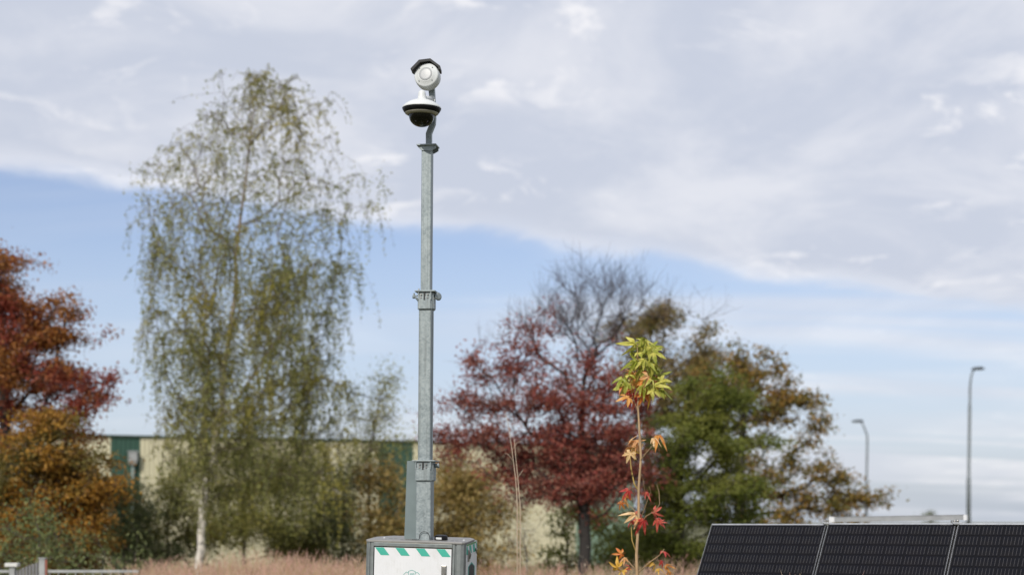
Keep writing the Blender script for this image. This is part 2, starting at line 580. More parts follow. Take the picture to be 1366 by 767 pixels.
def cladding(name_col, c, dirt):
    m = bpy.data.materials.new(name_col); m.use_nodes = True
    q = NB(m.node_tree); bs = m.node_tree.nodes['Principled BSDF']
    t = q.n('ShaderNodeTexCoord').outputs['Object']
    mp = q.n('ShaderNodeMapping'); q.link(t, mp.inputs[0]); mp.inputs['Scale'].default_value = (4, 4, .35)
    cc = q.mix(q.math('MULTIPLY', q.mapr(q.noise(mp.outputs[0], 1, 6, .6), .45, .75), .5), c, dirt)
    cc = q.mix(q.math('MULTIPLY', q.mapr(q.noise(t, .6, 4, .6), .4, .7), .3), cc, tuple(v * .82 for v in c))
    q.link(cc, bs.inputs['Base Color']); bs.inputs['Roughness'].default_value = .55
    return m
C_CREAM = cladding('cream_cladding', (.56, .525, .37), (.42, .40, .28))
C_GREEN = cladding('dark_green_cladding', (.028, .078, .055), (.05, .10, .075))
C_PALE = cladding('faded_green_cladding', (.20, .29, .22), (.26, .32, .25))
wh = empty('warehouse', A, 'long low warehouse clad in cream and dark green ribbed metal behind the birch', 'warehouse', rot=(0, 0, yaw_w))
edges = [(-90, 148, C_CREAM), (148, 187, C_GREEN), (187, 505, C_CREAM), (505, 551, C_GREEN), (551, 768, C_CREAM), (768, 846, C_PALE)]
PITCH, RD = .15, .032
for a, b, cm in edges:
    u0, u1 = wall_u(a), wall_u(b)
    n = max(1, round((u1 - u0) / PITCH)); p_ = (u1 - u0) / n
    prof = []
    for i in range(n):
        x = u0 + i * p_
        prof += [(x, 0), (x + p_ * .42, 0), (x + p_ * .54, -RD), (x + p_ * .88, -RD)]
    prof.append((u1, 0))
    mb = MB()
    vs = [(x, y, 0) for x, y in prof] + [(x, y, TOPZ) for x, y in prof]
    k_ = len(prof)
    mb.add(vs, [(i, i + 1, k_ + i + 1, k_ + i) for i in range(k_ - 1)])
    mb.build('wall_panel', cm, wh, recalc=False)
U0, U1 = wall_u(-90), wall_u(846)
mb = MB()
mb.box(((U0 + U1) / 2, 8.2, TOPZ / 2 - .01), (U1 - U0 - .02, 16.3, TOPZ - .03))
mb.build('building_shell', C_CREAM, wh)
mb = MB(); mb.box(((U0 + U1) / 2, .0, TOPZ + .03), (U1 - U0 + .1, .16, .07)); mb.build('roof_trim', mat('dark_green_trim', (.03, .055, .04), .5), wh)
mb = MB(); mb.prism([(0, TOPZ + .0), (16.3, TOPZ + .0), (8.1, TOPZ + .02)], 'x', U0, U1); mb.build('roof', M_LID, wh)
# rainwater hopper and downpipe
hu = wall_u(176.5)
mb = MB()
mb.prism([(hu - .14, 3.62), (hu + .14, 3.62), (hu + .14, 3.93), (hu - .14, 3.93)], 'y', -.30, -.045)
mb.box((hu, -.17, 3.95), (.34, .30, .05))
mb.prism([(hu - .10, 3.52), (hu + .10, 3.52), (hu + .14, 3.62), (hu - .14, 3.62)], 'y', -.25, -.05)
mb.build('rain_hopper', mat('light_grey_hopper', (.30, .31, .31), .5), wh, bevel=.01)
mb = MB(); mb.tube([(hu, -.14, 3.56), (hu, -.14, .0)], .05, 10)
for z_ in (3.2, 1.9, .6): mb.box((hu, -.09, z_), (.16, .10, .04))
mb.build('downpipe', mat('grey_green_downpipe', (.20, .25, .23), .5), wh)

# ================================================================== TREES
# --- weeping birch
BY = 33.0
bx = P(266, 0, BY).x
bbase = Vector((bx, BY, 0))
root = empty('birch_tree', bbase, 'tall weeping silver birch with white trunk and thin olive green foliage', 'tree')
tp = [(264, 0), (265, 755), (268, 722), (270, 690), (276, 640), (285, 612), (286, 590), (296, 545), (302, 470), (312, 400), (318, 320), (327, 240), (335, 170), (341, 105)]
tpts = [bbase + Vector((0, 0, -.1))] + [P(a, b, BY) for a, b in tp[1:]]
trd = [.115, .092, .088, .083, .078, .074, .070, .064, .054, .045, .034, .024, .014, .006]
tr, rr = [], []
for i in range(len(tpts) - 1):
    for k_ in range(3):
        u = k_ / 3; tr.append(tpts[i].lerp(tpts[i + 1], u) + Vector((rng.normal() * .02, rng.normal() * .02, 0))); rr.append(trd[i] * (1 - u) + trd[i + 1] * u)
tr.append(tpts[-1]); rr.append(trd[-1])
env = [(100, 325, 352), (130, 296, 425), (170, 256, 440), (215, 200, 458), (260, 176, 492), (310, 176, 494), (360, 200, 480), (420, 190, 476),
       (480, 192, 462), (540, 202, 466), (600, 205, 486), (660, 205, 492)]
def env_at(py):
    for (a, l0, r0), (b, l1, r1) in zip(env, env[1:]):
        if a <= py <= b:
            u = (py - a) / (b - a); return l0 + (l1 - l0) * u, r0 + (r1 - r0) * u
    return (env[0][1:] if py < env[0][0] else env[-1][1:])
tg = []
for _ in range(390):
    py = rng.uniform(96, 650) if rng.random() < .82 else rng.uniform(96, 330)
    l_, r_ = env_at(py)
    c_, h_ = (l_ + r_) / 2, (r_ - l_) / 2
    a_ = rng.uniform(0, 2 * math.pi); q_ = rng.uniform(.15, 1) ** .55
    pp = P(c_ + math.cos(a_) * q_ * h_, py, BY)
    pp.y += math.sin(a_) * q_ * h_ * BY / F
    tg.append(pp)
for (px_, py_) in [(300, 92), (296, 98), (358, 84), (352, 96), (392, 100), (398, 96), (448, 128), (442, 116), (190, 212), (184, 222), (212, 190), (486, 232), (493, 262), (184, 290)]:
    tg.append(P(px_, py_ + 6, BY + rng.uniform(-.4, .4)))
pos, rad, paths, tips = grow(tr, rr, tg, tip=.0055, pipe=.45, bias=.42, arch=.12, wander=.10)
for i in range(len(tr), len(rad)): rad[i] *= .8
mb = MB(); skeleton_mesh(mb, len(tr), pos, rad, paths, limb_mat=1)
mb.v = [tuple(Vector(v) - bbase) for v in mb.v]
mb.build('trunk', [M_BIRCH, mat('brown_birch_limbs', (.16, .125, .09), .85, 0, .3, 4)], root, recalc=False)
tb = MB(); LC = []
for path in paths:
    for i in path[max(1, len(path) - 4):]:
        q = pos[i]
        hgt = (q.z - 2.0) / 9.5
        nst = 4 if hgt < .6 else int(rng.integers(1, 4))
        for _ in range(nst):
            L = rng.uniform(.45, 1.5) * (1.0 if hgt < .7 else .55)
            L = min(L, q.z - .5)
            sw = Vector((rng.normal() * .28, rng.normal() * .28, 0))
            st = q + Vector((rng.normal() * .12, rng.normal() * .12, rng.normal() * .05))
            pts = [q, st + sw * .35 + Vector((0, 0, -L * .12)), st + sw * .8 + Vector((0, 0, -L * .5)), st + sw + Vector((0, 0, -L))]
            tb.tube(pts, [.0045, .0035, .0028, .0015], 3, caps=False)
            nl = int(L * (36 if hgt < .35 else 30 if hgt < .6 else 24) * rng.uniform(.3, 1.5))
            if nl:
                us = rng.uniform(.05, 1.0, nl)
                for u in us:
                    s3 = u * 3; k_ = min(2, int(s3)); pq = pts[k_].lerp(pts[k_ + 1], s3 - k_)
                    LC.append((pq.x + rng.normal() * .035, pq.y + rng.normal() * .035, pq.z + rng.normal() * .03))
# denser interior sprays
for _ in range(300):
    py = 170 + 530 * rng.uniform(0, 1) ** .7; l_, r_ = env_at(py)
    px = rng.normal((l_ + r_) / 2, (r_ - l_) * .20)
    c = P(px, py, BY + rng.normal() * .9)
    n = int(rng.uniform(25, 80))
    a = rng.normal(size=(n, 3)) * np.array([.14, .14, .22]) + np.array(tuple(c))
    LC.extend(a.tolist())
C = np.array(LC); C = C[C[:, 2] > .4]
V, Fa = leaves_np(C, .060, .62, droop=.45)
crown_mesh('crown', [L_BIRCH, M_TWIG], root, bbase, V, Fa, tb)

# --- slender birch-like sapling to its right
tree('young_birch', 'slender young birch with wispy leaning branches between the big birch and the mast', 'tree', 34.5,
     [(495, 0), (494, 690), (492, 640), (495, 590), (502, 550), (512, 512)], [.045, .035, .03, .02, .015, .006],
     [(515, 506, 12, 16, 9), (488, 530, 28, 22, 14), (510, 560, 22, 22, 14), (480, 580, 30, 25, 20), (500, 630, 34, 36, 30), (468, 520, 10, 16, 5), (515, 590, 16, 22, 10), (480, 660, 28, 30, 22)],
     L_BIRCH, .06, 34, .14, bark=M_TWIG, droop=.5, twigs=4, tw_len=.4, flat=1.6, tip=.004)

# --- left group
tree('red_oak_tree', 'rust red oak at the left edge with a bare lobe of crimson leaves', 'tree', 31,
     [(8, 0), (10, 700), (8, 600), (4, 500), (2, 430), (0, 370)], [.17, .14, .12, .09, .06, .02],
     [(0, 355, 18, 22, 16), (8, 395, 24, 24, 24), (-30, 420, 40, 60, 34), (35, 425, 36, 20, 26), (68, 418, 22, 20, 16), (20, 470, 60, 32, 62),
      (80, 455, 20, 16, 14), (50, 510, 58, 30, 50), (105, 528, 34, 16, 15), (138, 516, 22, 11, 9), (-10, 540, 55, 50, 40), (90, 570, 45, 26, 22), (-20, 620, 60, 50, 30)],
     L_REDOAK, .075, 78, .15, bark=M_DARKBARK, asp=.62, tip=.008)
tree('orange_beech_tree', 'broad orange brown beech layered to the ground, in front of the rust red oak', 'tree', 27,
     [(75, 0), (74, 700), (70, 640), (66, 590)], [.12, .10, .07, .02],
     [(62, 570, 34, 22, 24), (35, 610, 56, 28, 46), (88, 610, 44, 26, 40), (55, 655, 84, 30, 90), (100, 655, 32, 28, 30), (15, 690, 70, 40, 70),
      (82, 700, 58, 34, 70), (122, 712, 28, 26, 18), (55, 740, 90, 24, 70)],
     L_ORANGE, .075, 84, .16, bark=M_DARKBARK, flat=.42, tip=.006)
tree('olive_shrub', 'blue green and olive shrub in front of the dark green wall stripe and downpipe', 'shrub', 36,
     [(165, 0), (165, 710), (163, 670)], [.06, .05, .03],
     [(160, 650, 22, 30, 14), (178, 690, 28, 34, 22), (150, 725, 36, 34, 26), (190, 745, 26, 22, 12), (128, 700, 26, 40, 18)],
     L_DKGREEN, .08, 80, .2, tip=.005, trunk_name='stem')
tree('willow_shrub', 'pale green upright leafy shrub at the foot of the orange beech', 'shrub', 23.5,
     [(52, 0), (52, 735), (50, 700)], [.03, .025, .012],
     [(48, 690, 14, 18, 6), (60, 715, 26, 22, 14), (35, 735, 26, 22, 14), (75, 745, 26, 22, 12), (20, 755, 22, 18, 8)],
     L_WILLOW, .075, 42, .13, tip=.004, asp=.32, flat=1.3, trunk_name='stem')
tree('willow_shrub', 'low pale green shrub right of the fence post, under the orange beech', 'shrub', 24.5,
     [(138, 0), (138, 748), (138, 735)], [.02, .018, .01], [(136, 742, 16, 16, 8), (150, 756, 22, 14, 8), (118, 758, 18, 12, 6)],
     L_WILLOW, .07, 36, .12, tip=.004, asp=.35, flat=1.2, trunk_name='stem')

# --- shrubs under and beside the birch
sh = [('spreading olive shrub left of the white birch trunk', 222, 37.5, [(215, 690, 30, 40, 26), (245, 700, 30, 46, 26), (225, 655, 24, 22, 12), (205, 735, 26, 22, 18), (270, 725, 34, 26, 24), (250, 650, 22, 30, 14)], L_OLIVE, 50),
      ('dense dark green shrub just right of the white birch trunk', 325, 38.5, [(300, 720, 34, 36, 30), (330, 670, 40, 50, 44), (365, 725, 40, 34, 34), (345, 630, 34, 26, 22)], L_OLIVE, 66),
      ('middle olive shrub in front of the cream wall, halfway from birch to cabinet', 405, 38, [(400, 700, 40, 50, 44), (425, 735, 36, 26, 28), (395, 640, 34, 30, 24), (440, 680, 26, 40, 18), (420, 610, 26, 20, 8)], L_OLIVE, 66),
      ('narrow dark olive shrub against the cream wall left of the cabinet', 455, 37, [(455, 690, 24, 50, 34), (470, 735, 28, 28, 22), (462, 635, 20, 26, 14)], L_DKGREEN, 55)]
for lab, px, y_, bl, lm, per in sh:
    tree('olive_shrub', lab, 'shrub', y_, [(px, 0), (px, 740), (px + 2, 690)], [.05, .04, .02], bl, lm, .078, int(per * 1.35), .19, tip=.005,
         group='shrubs under the birch', trunk_name='stem', flat=.9)
tree('yellow_olive_shrub', 'yellow olive shrub in front of the green wall stripe, behind the cabinet', 'shrub', 34,
     [(528, 0), (528, 735), (530, 680)], [.05, .04, .02],
     [(525, 640, 20, 30, 13), (515, 690, 20, 40, 20), (545, 700, 30, 44, 28), (525, 735, 40, 26, 24), (545, 640, 16, 26, 8)],
     L_TAN, .078, 75, .18, tip=.005, trunk_name='stem', flat=.9)
tree('tan_shrub', 'wide tan and olive shrub behind the mast, under the red maple branches', 'shrub', 35,
     [(620, 0), (620, 735), (618, 680)], [.06, .05, .02],
     [(602, 645, 30, 44, 34), (632, 690, 34, 50, 38), (600, 720, 36, 36, 32), (650, 735, 34, 28, 24), (640, 640, 28, 26, 18), (665, 690, 16, 26, 10)],
     L_TAN, .082, 90, .20, tip=.006, trunk_name='stem', flat=.8)

# --- maple group on the right
def maple_bare(p):
    py = HY - (p.z - H) * F / p.y
    px = 683 + p.x * F / p.y
    f = min(1, max(0, (500 - py) / 60))
    if px < 745: f = min(1, max(0, (470 - py) / 60)) * .7
    return f
tree('red_maple_tree', 'dark red maple with a bare twiggy top and a thick dark trunk', 'tree', 29,
     [(781, 0), (780, 740), (779, 690), (777, 640), (776, 600), (775, 560), (778, 515)],
     [.14, .12, .115, .10, .075, .055, .03],
     [(782, 382, 34, 14, 9), (762, 402, 56, 20, 18), (818, 402, 40, 20, 14), (732, 428, 36, 24, 14), (850, 425, 30, 26, 10), (785, 440, 64, 24, 20), (770, 470, 60, 26, 24), (700, 470, 40, 24, 20), (660, 505, 34, 26, 18), (618, 545, 30, 26, 18),
      (700, 530, 44, 34, 30), (760, 530, 50, 36, 44), (820, 530, 44, 34, 36), (635, 592, 48, 24, 44), (700, 600, 50, 34, 54),
      (760, 600, 54, 40, 70), (815, 590, 50, 38, 56), (740, 648, 60, 26, 54), (800, 650, 56, 28, 52), (840, 620, 26, 30, 20), (665, 635, 34, 18, 18)],
     L_RED, .062, 66, .135, bark=M_DARKBARK, twig=M_TWIGG, bare=maple_bare, flat=.6, twigs=3, tw_len=.5, tip=.0055, pipe=.46, bias=.42, wander=.05, arch=.05)
tree('brown_leafed_tree', 'olive brown tree rising behind the red maple and the sapling', 'tree', 40,
     [(868, 0), (866, 700), (864, 600), (866, 520), (868, 440)], [.16, .14, .11, .07, .02],
     [(868, 422, 24, 20, 14), (845, 450, 36, 28, 28), (890, 440, 26, 24, 20), (880, 490, 46, 34, 50), (925, 462, 28, 20, 20), (947, 440, 12, 10, 6), (930, 495, 34, 26, 30), (905, 520, 40, 26, 26),
      (835, 500, 36, 28, 24), (925, 500, 30, 26, 18), (880, 550, 50, 34, 36)],
     L_BROWN, .085, 50, .19, tip=.009, asp=.65, bark=M_DARKBARK)
tree('green_tree', 'dense mid green rounded tree behind the sapling and left of the solar panels', 'tree', 31,
     [(905, 0), (905, 720), (907, 640), (912, 570), (918, 530)], [.13, .11, .09, .05, .02],
     [(930, 525, 36, 28, 28), (968, 548, 38, 30, 34), (895, 570, 34, 30, 26), (935, 590, 60, 34, 56), (985, 605, 34, 30, 26), (885, 630, 44, 34, 40),
      (950, 645, 66, 36, 64), (895, 690, 56, 34, 50), (960, 700, 60, 30, 44), (870, 735, 50, 26, 36), (1000, 655, 24, 24, 14), (930, 745, 50, 20, 30)],
     L_GREEN, .065, 96, .16, tip=.007, flat=.45, bark=M_DARKBARK)
tree('bronze_oak_tree', 'open crowned bronze oak spreading right of the green tree above the panels', 'tree', 38,
     [(985, 0), (986, 700), (988, 620), (992, 550), (996, 500)], [.17, .15, .11, .07, .02],
     [(990, 485, 30, 18, 20), (955, 505, 30, 24, 24), (1020, 510, 34, 24, 24), (985, 530, 50, 28, 34), (1055, 545, 30, 26, 20), (1020, 575, 46, 34, 34),
      (1085, 570, 26, 20, 12), (1070, 615, 44, 24, 24), (1110, 630, 28, 16, 11), (1040, 650, 44, 26, 24), (1095, 665, 34, 20, 16), (1140, 660, 26, 18, 12),
      (1163, 668, 16, 12, 7), (1010, 640, 34, 30, 20), (1130, 632, 22, 10, 4), (1030, 690, 50, 16, 16), (1100, 690, 40, 10, 8)],
     L_OAK, .095, 46, .16, tip=.009, asp=.65, bark=M_DARKBARK, bias=.2)
tree('green_shrub', 'leafy green shrub left of the dark maple trunk', 'shrub', 32,
     [(757, 0), (757, 745), (757, 715)], [.04, .03, .02], [(757, 712, 20, 20, 14), (760, 748, 24, 26, 20), (775, 690, 18, 12, 8)],
     L_GREEN, .08, 52, .15, tip=.005, trunk_name='stem')
tree('green_shrub', 'dark green shrub right of the maple trunk, behind the sapling', 'shrub', 34,
     [(830, 0), (830, 740), (830, 715)], [.04, .03, .02], [(822, 715, 26, 20, 16), (845, 735, 30, 30, 24), (812, 700, 20, 12, 7)],
     L_GREEN, .08, 60, .16, tip=.005, trunk_name='stem')
tree('pale_shrub', 'pale whitish twiggy shrub in front of the cream wall between cabinet and maple', 'shrub', 24,
     [(702, 0), (702, 740), (701, 710)], [.015, .012, .006], [(700, 690, 16, 22, 8), (712, 680, 14, 20, 5), (690, 715, 14, 26, 7), (706, 740, 20, 26, 9)],
     L_PALE, .05, 22, .12, tip=.003, asp=.4, flat=1.4, trunk_name='stem', twig=mat('pale_twigs', (.42, .36, .30), .8))
tree('distant_tree', 'tiny dark treetop on the far horizon above the middle solar panel', 'tree', 160,
     [(1241, 0), (1241, 694), (1241, 690)], [.1, .08, .05], [(1241, 688, 7, 4, 14)], L_DKGREEN, .22, 16, .35, tip=.02)

# ================================================================== STREET LAMPS
def street_lamp(label, y, shaft, head_l, head_r, hy_, radii):
    b = P(shaft[0][0], 0, y); base = Vector((b.x, y, 0))
    r_ = empty('street_lamp', base, label, 'street lamp', 'street lamps beyond the solar panels')
    pts = [Vector((0, 0, 0))] + [P(a, c, y) - base for a, c in shaft[1:]]
    # steps in the pole: doubled points
    mb = MB(); mb.tube(pts, radii, 12); mb.build('pole', M_LAMPPOLE, r_)
    mb = MB(); a = P(head_l, hy_, y) - base; c = P(head_r, hy_, y) - base
    L = (c - a).x; x0 = a.x
    mb.prism([(x0, a.z - .01), (x0 + L * .15, a.z + L * .11), (x0 + L * .75, a.z + L * .16), (x0 + L, a.z + L * .04), (x0 + L, a.z - L * .05), (x0 + L * .1, a.z - L * .06)], 'y', -.17, .17)
    mb.build('lamp_head', M_LAMPHEAD, r_, bevel=.03)
    mb = MB(); mb.prism([(x0 + L * .2, a.z - L * .085), (x0 + L * .85, a.z - L * .075), (x0 + L * .85, a.z - L * .05), (x0 + L * .2, a.z - L * .06)], 'y', -.12, .12)
    mb.build('lens', M_DISC, r_)
    mb = MB(); mb.tube([(0, 0, 0), (0, 0, .05)], radii[0] * 2, 12); mb.build('base_plate', M_LAMPPOLE, r_)
    return r_
street_lamp('taller street lamp with curved neck, right of the other, behind the last solar panel', 70,
            [(1292, 0), (1292.2, 638), (1292.3, 636), (1293.6, 541), (1293.7, 539), (1294, 515), (1295.6, 501), (1298, 495), (1301, 491.5)],
            1296, 1312.5, 492, [.10, .10, .072, .072, .055, .05, .045, .04, .04])
street_lamp('shorter street lamp with neck bent to the left, beside the oak branches', 90,
            [(1155.4, 0), (1155.8, 640), (1156, 638), (1157, 590), (1156.9, 581), (1152.5, 569), (1149.5, 563)],
            1136, 1151.5, 562, [.085, .085, .065, .06, .055, .05, .045])

# ================================================================== FENCE bottom left
FY = 20.0
fb = P(57, 0, FY); fbase = Vector((fb.x, FY, 0))
M_FENCE = mat('weathered_grey_fence', (.34, .35, .35), .6, .3, .15, 6)
fr = empty('metal_fence', fbase, 'low grey metal fence with two posts at the bottom left corner', 'fence')
def fz(py, y=FY): return H + (HY - py) * y / F
def fx(px, y=FY): return (px - 683) * y / F - fbase.x
mb = MB(); mb.box((0, 0, fz(745) / 2), (.08, .08, fz(745))); mb.build('post', M_FENCE, fr, bevel=.006)
mb = MB(); mb.box((0, 0, fz(745) + .008), (.095, .095, .016)); mb.build('post_cap', M_FENCE, fr)
mb = MB(); mb.box((fx(17), 0, fz(756) / 2), (.075, .075, fz(756))); mb.build('post', M_FENCE, fr, bevel=.006)
mb = MB(); mb.box((fx(16.5), 0, fz(753)), (.17, .13, .05)); mb.build('post_cap', mat('pale_post_cap', (.55, .55, .53), .6), fr, bevel=.008)
for x0, x1, mt in ((fx(61.5), fx(185), 0), (fx(-30), fx(12.5), 0)):
    for z_ in (fz(761.5), .25):
        mb = MB(); mb.box(((x0 + x1) / 2, 0, z_), (x1 - x0, .035, .035)); mb.build('rail', M_FENCE, fr)
    nn = int((x1 - x0) / .115)
    pmb = MB(); pmb.tube([(0, 0, .05), (0, 0, fz(759.5))], .006, 6)
    po = pmb.build('picket', M_FENCE, fr); po.location.x = x0 + .05
    for i in range(1, nn):
        c = po.copy(); col.objects.link(c); c.parent = fr; c.location.x = x0 + .05 + i * .115
for i in range(8):       # slats of the sloping infill between the two posts
    xx = fx(22.5) + i * (fx(53) - fx(22.5)) / 7
    ztop = fz(760) + (fz(748.5) - fz(760)) * i / 7
    mb = MB(); mb.box((0, .0, ztop / 2), (.030, .012, ztop)); o = mb.build('slat', mat('grey_slat', (.17, .17, .18), .7) if i == 0 else MATS['grey_slat'], fr); o.location.x = xx
mb = MB(); mb.tube([(fx(62.5), -.03, .0), (fx(62.5), -.03, fz(746))], .014, 8); mb.build('marker_rod', mat('rust_red_rod', (.22, .07, .045), .7), fr)

# ================================================================== SOLAR PANELS
def cell_mat():
    m = bpy.data.materials.new('black_solar_cell'); m.use_nodes = True
    q = NB(m.node_tree); bs = m.node_tree.nodes['Principled BSDF']
    t = q.n('ShaderNodeTexCoord').outputs['Object']
    s_ = q.n('ShaderNodeSeparateXYZ'); q.link(t, s_.inputs[0])
    fx_ = q.math('FRACT', q.math('MULTIPLY', s_.outputs[0], 1 / .0299))
    line = q.math('LESS_THAN', q.math('ABSOLUTE', q.math('SUBTRACT', fx_, .5)), .07)
    mid = q.math('LESS_THAN', q.math('ABSOLUTE', s_.outputs[2]), .035)
    line = q.math('MULTIPLY', line, mid)
    g_ = q.mix(q.mapr(q.noise(t, 9, 3, .5), .35, .65), (.006, .0065, .010), (.009, .0085, .010))
    c = q.mix(q.math('MULTIPLY', line, .75), g_, (.068, .066, .07))
    q.link(c, bs.inputs['Base Color']); bs.inputs['Roughness'].default_value = .25
    bs.inputs['Specular IOR Level'].default_value = .12
    return m
M_CELL = cell_mat()
M_BACK = mat('black_backsheet', (.006, .006, .008), .5, 0, .05, spec=.1)
M_FRAMEB = mat('black_panel_frame', (.018, .018, .020), .4, .3, .1)
PW, PH, TILT, PHI = 1.134, 1.75, R(60), R(38)
cellm = None
Y0 = 13.66
X0 = (950 - 683) * Y0 / F
plabels = ['leftmost black solar panel, its left edge beside the green tree', 'middle black solar panel, between two clamped joints', 'rightmost black solar panel, cut off by the right edge of the picture']
clamp_pts = []
for i in range(3):
    off = i * (PW + .022)
    x, y_ = X0 + math.cos(PHI) * off, Y0 - math.sin(PHI) * off
    zt = H + (HY - (698.6, 697.8, 698.0)[i]) * y_ / F
    bz = zt - PH * math.sin(TILT)
    r_ = empty('solar_panel', (x, y_, 0), plabels[i], 'solar panel', 'row of solar panels', rot=(0, 0, -PHI))
    # plane-local frame: u across, v down the slope, n outward
    def T(u, v, n, zt=zt):
        return Vector((u, -v * math.cos(TILT) - n * math.sin(TILT), zt - v * math.sin(TILT) + n * math.cos(TILT)))
    def slab(mb, u0, u1, v0, v1, n0, n1):
        vs = [T(a, b, c) for a in (u0, u1) for b in (v0, v1) for c in (n0, n1)]
        mb.add(vs, [(0, 1, 3, 2), (4, 6, 7, 5), (0, 4, 5, 1), (2, 3, 7, 6), (0, 2, 6, 4), (1, 5, 7, 3)])
    fw = .012
    for nm, a in (('frame_top', (0, PW, 0, fw)), ('frame_bottom', (0, PW, PH - fw, PH)), ('frame_side', (0, fw, fw + .0005, PH - fw - .0005)), ('frame_side', (PW - fw, PW, fw + .0005, PH - fw - .0005))):
        mb = MB(); slab(mb, *a, -.03, .005); mb.build(nm, M_ALU if nm == 'frame_top' else M_FRAMEB, r_)
    for ua in (0, PW - .0025):
        mb = MB(); slab(mb, ua, ua + .0025, fw, PH - fw, .0052, .0062); mb.build('frame_edge', M_ALU, r_)
    if i < 2:
        mb = MB(); slab(mb, PW + .001, PW + .021, .004, PH, -.028, -.012); mb.build('joint_rail', M_FRAMEB, r_)
    mb = MB(); slab(mb, fw, PW - fw, fw, PH - fw, -.02, -.003); mb.build('backsheet', M_BACK, r_)
    cw, ch = .1770, .0905
    if cellm is None:
        mb = MB(); c_ = .008
        poly = [(-cw / 2 + c_, -ch / 2), (cw / 2 - c_, -ch / 2), (cw / 2, -ch / 2 + c_), (cw / 2, ch / 2), (-cw / 2, ch / 2), (-cw / 2, -ch / 2 + c_)]
        mb.prism(poly, 'y', 0.0, -.0022)
        co = mb.build('solar_cell', M_CELL, r_); cellm = co.data; first_cell = co
    rows = 18
    gx = (PW - 2 * fw - 6 * cw) / 7; gy = (PH - 2 * fw - rows * ch) / (rows + 1)
    for rr_ in range(rows):
        for cc_ in range(6):
            if i == 0 and rr_ == 0 and cc_ == 0: o = first_cell
            else:
                o = bpy.data.objects.new('solar_cell', cellm); col.objects.link(o); o.parent = r_
            o.location = T(fw + gx + cw / 2 + cc_ * (cw + gx), fw + gy + ch / 2 + rr_ * (ch + gy), -.0028)
            o.rotation_euler = (-(math.pi / 2 - TILT), 0, 0)
    # maker's plate strip near the top right corner
    mb = MB(); slab(mb, PW - .13, PW - .05, fw + .004, fw + .012, -.003, -.0015); mb.build('label_strip', M_DISC, r_)
    # rear supports
    for u in (.12, PW - .12):
        mb = MB(); a = T(u, .25, -.03); b = T(u, 1.55, -.03)
        mb.tube([a, (a.x, a.y + .35, .0)], .02, 8); mb.build('support_leg', M_ALU, r_)
    clamp_pts.append((x, y_, zt))
# clamps on the joints
for i in (1, 2):
    x, y_, zt = clamp_pts[i]
    r_ = empty('panel_clamp', (x - math.cos(PHI) * .011, y_ + math.sin(PHI) * .011 + .004, zt), ['', 'small metal clamp on the joint of the leftmost and middle solar panels', 'small metal clamp on the joint of the middle and rightmost solar panels'][i], 'clamp', 'clamps on the solar panel joints')
    mb = MB(); mb.box((0, 0, .002), (.07, .05, .018)); mb.build('bracket', M_ALU, r_, bevel=.003)
    mb = MB(); mb.tube([(0, -.012, .01), (0, -.012, .032)], .012, 8); mb.tube([(-.02, .005, .012), (-.02, .005, .026)], .01, 8); mb.build('bolt', M_CHROME, r_)
# aluminium rail of the rack standing behind
ra, rb = P(1114, 692.5, 16.4), P(1286, 689.5, 15.6)
r_ = empty('rack_rail', (ra.x, ra.y, 0), 'pale aluminium rack rail behind the middle solar panel', 'rail')
o0 = Vector((ra.x, ra.y, 0)); a, b = ra - o0, rb - o0
dv = (b - a).normalized(); sv = Vector((0, 0, 1)); nv = dv.cross(sv).normalized()
def beam(mb, a, b, h0, h1, t):
    vs = [p + nv * n_ + sv * h_ for p in (a, b) for n_ in (-t, t) for h_ in (h0, h1)]
    mb.add(vs, [(0, 1, 3, 2), (4, 6, 7, 5), (0, 4, 5, 1), (2, 3, 7, 6), (0, 2, 6, 4), (1, 5, 7, 3)])
mb = MB(); beam(mb, a, b, -.028, .022, .02); mb.build('beam', mat('dull_aluminium', (.36, .37, .38), .5, .4, .08), r_)
mb = MB(); beam(mb, a - dv * .0, b + dv * .0, .0225, .028, .024); mb.build('top_flange', M_ALU, r_)
mb = MB(); beam(mb, b + dv * .001, b + dv * .035, -.03, .024, .024); mb.build('end_cap', M_WHITE, r_)
mb = MB(); beam(mb, a - dv * .06, a - dv * .001, -.03, .03, .024); mb.build('end_cap', M_WHITE, r_)
for u in (.08, .92):
    p = a.lerp(b, u); mb = MB(); mb.box((p.x, p.y, (p.z - .03) / 2), (.04, .04, p.z - .03)); mb.build('leg', M_ALU, r_)

# ================================================================== CABINET
CY = 10.5; S = CY / F
THETA = R(9.5)
W_, D_ = .717, .46
ctr = P(552.5, 0, CY)
cab = empty('equipment_cabinet', (ctr.x - .035, CY + .06, 0), 'white and grey equipment cabinet with teal diagonal stripes carrying the mast', 'cabinet', rot=(0, R(1.5), -THETA))
ZT = 1.467
x0, x1 = -W_ / 2, W_ / 2
SL = .06                                  # fall of the lid from back to front per metre of depth
def zl(y): return ZT + SL * y
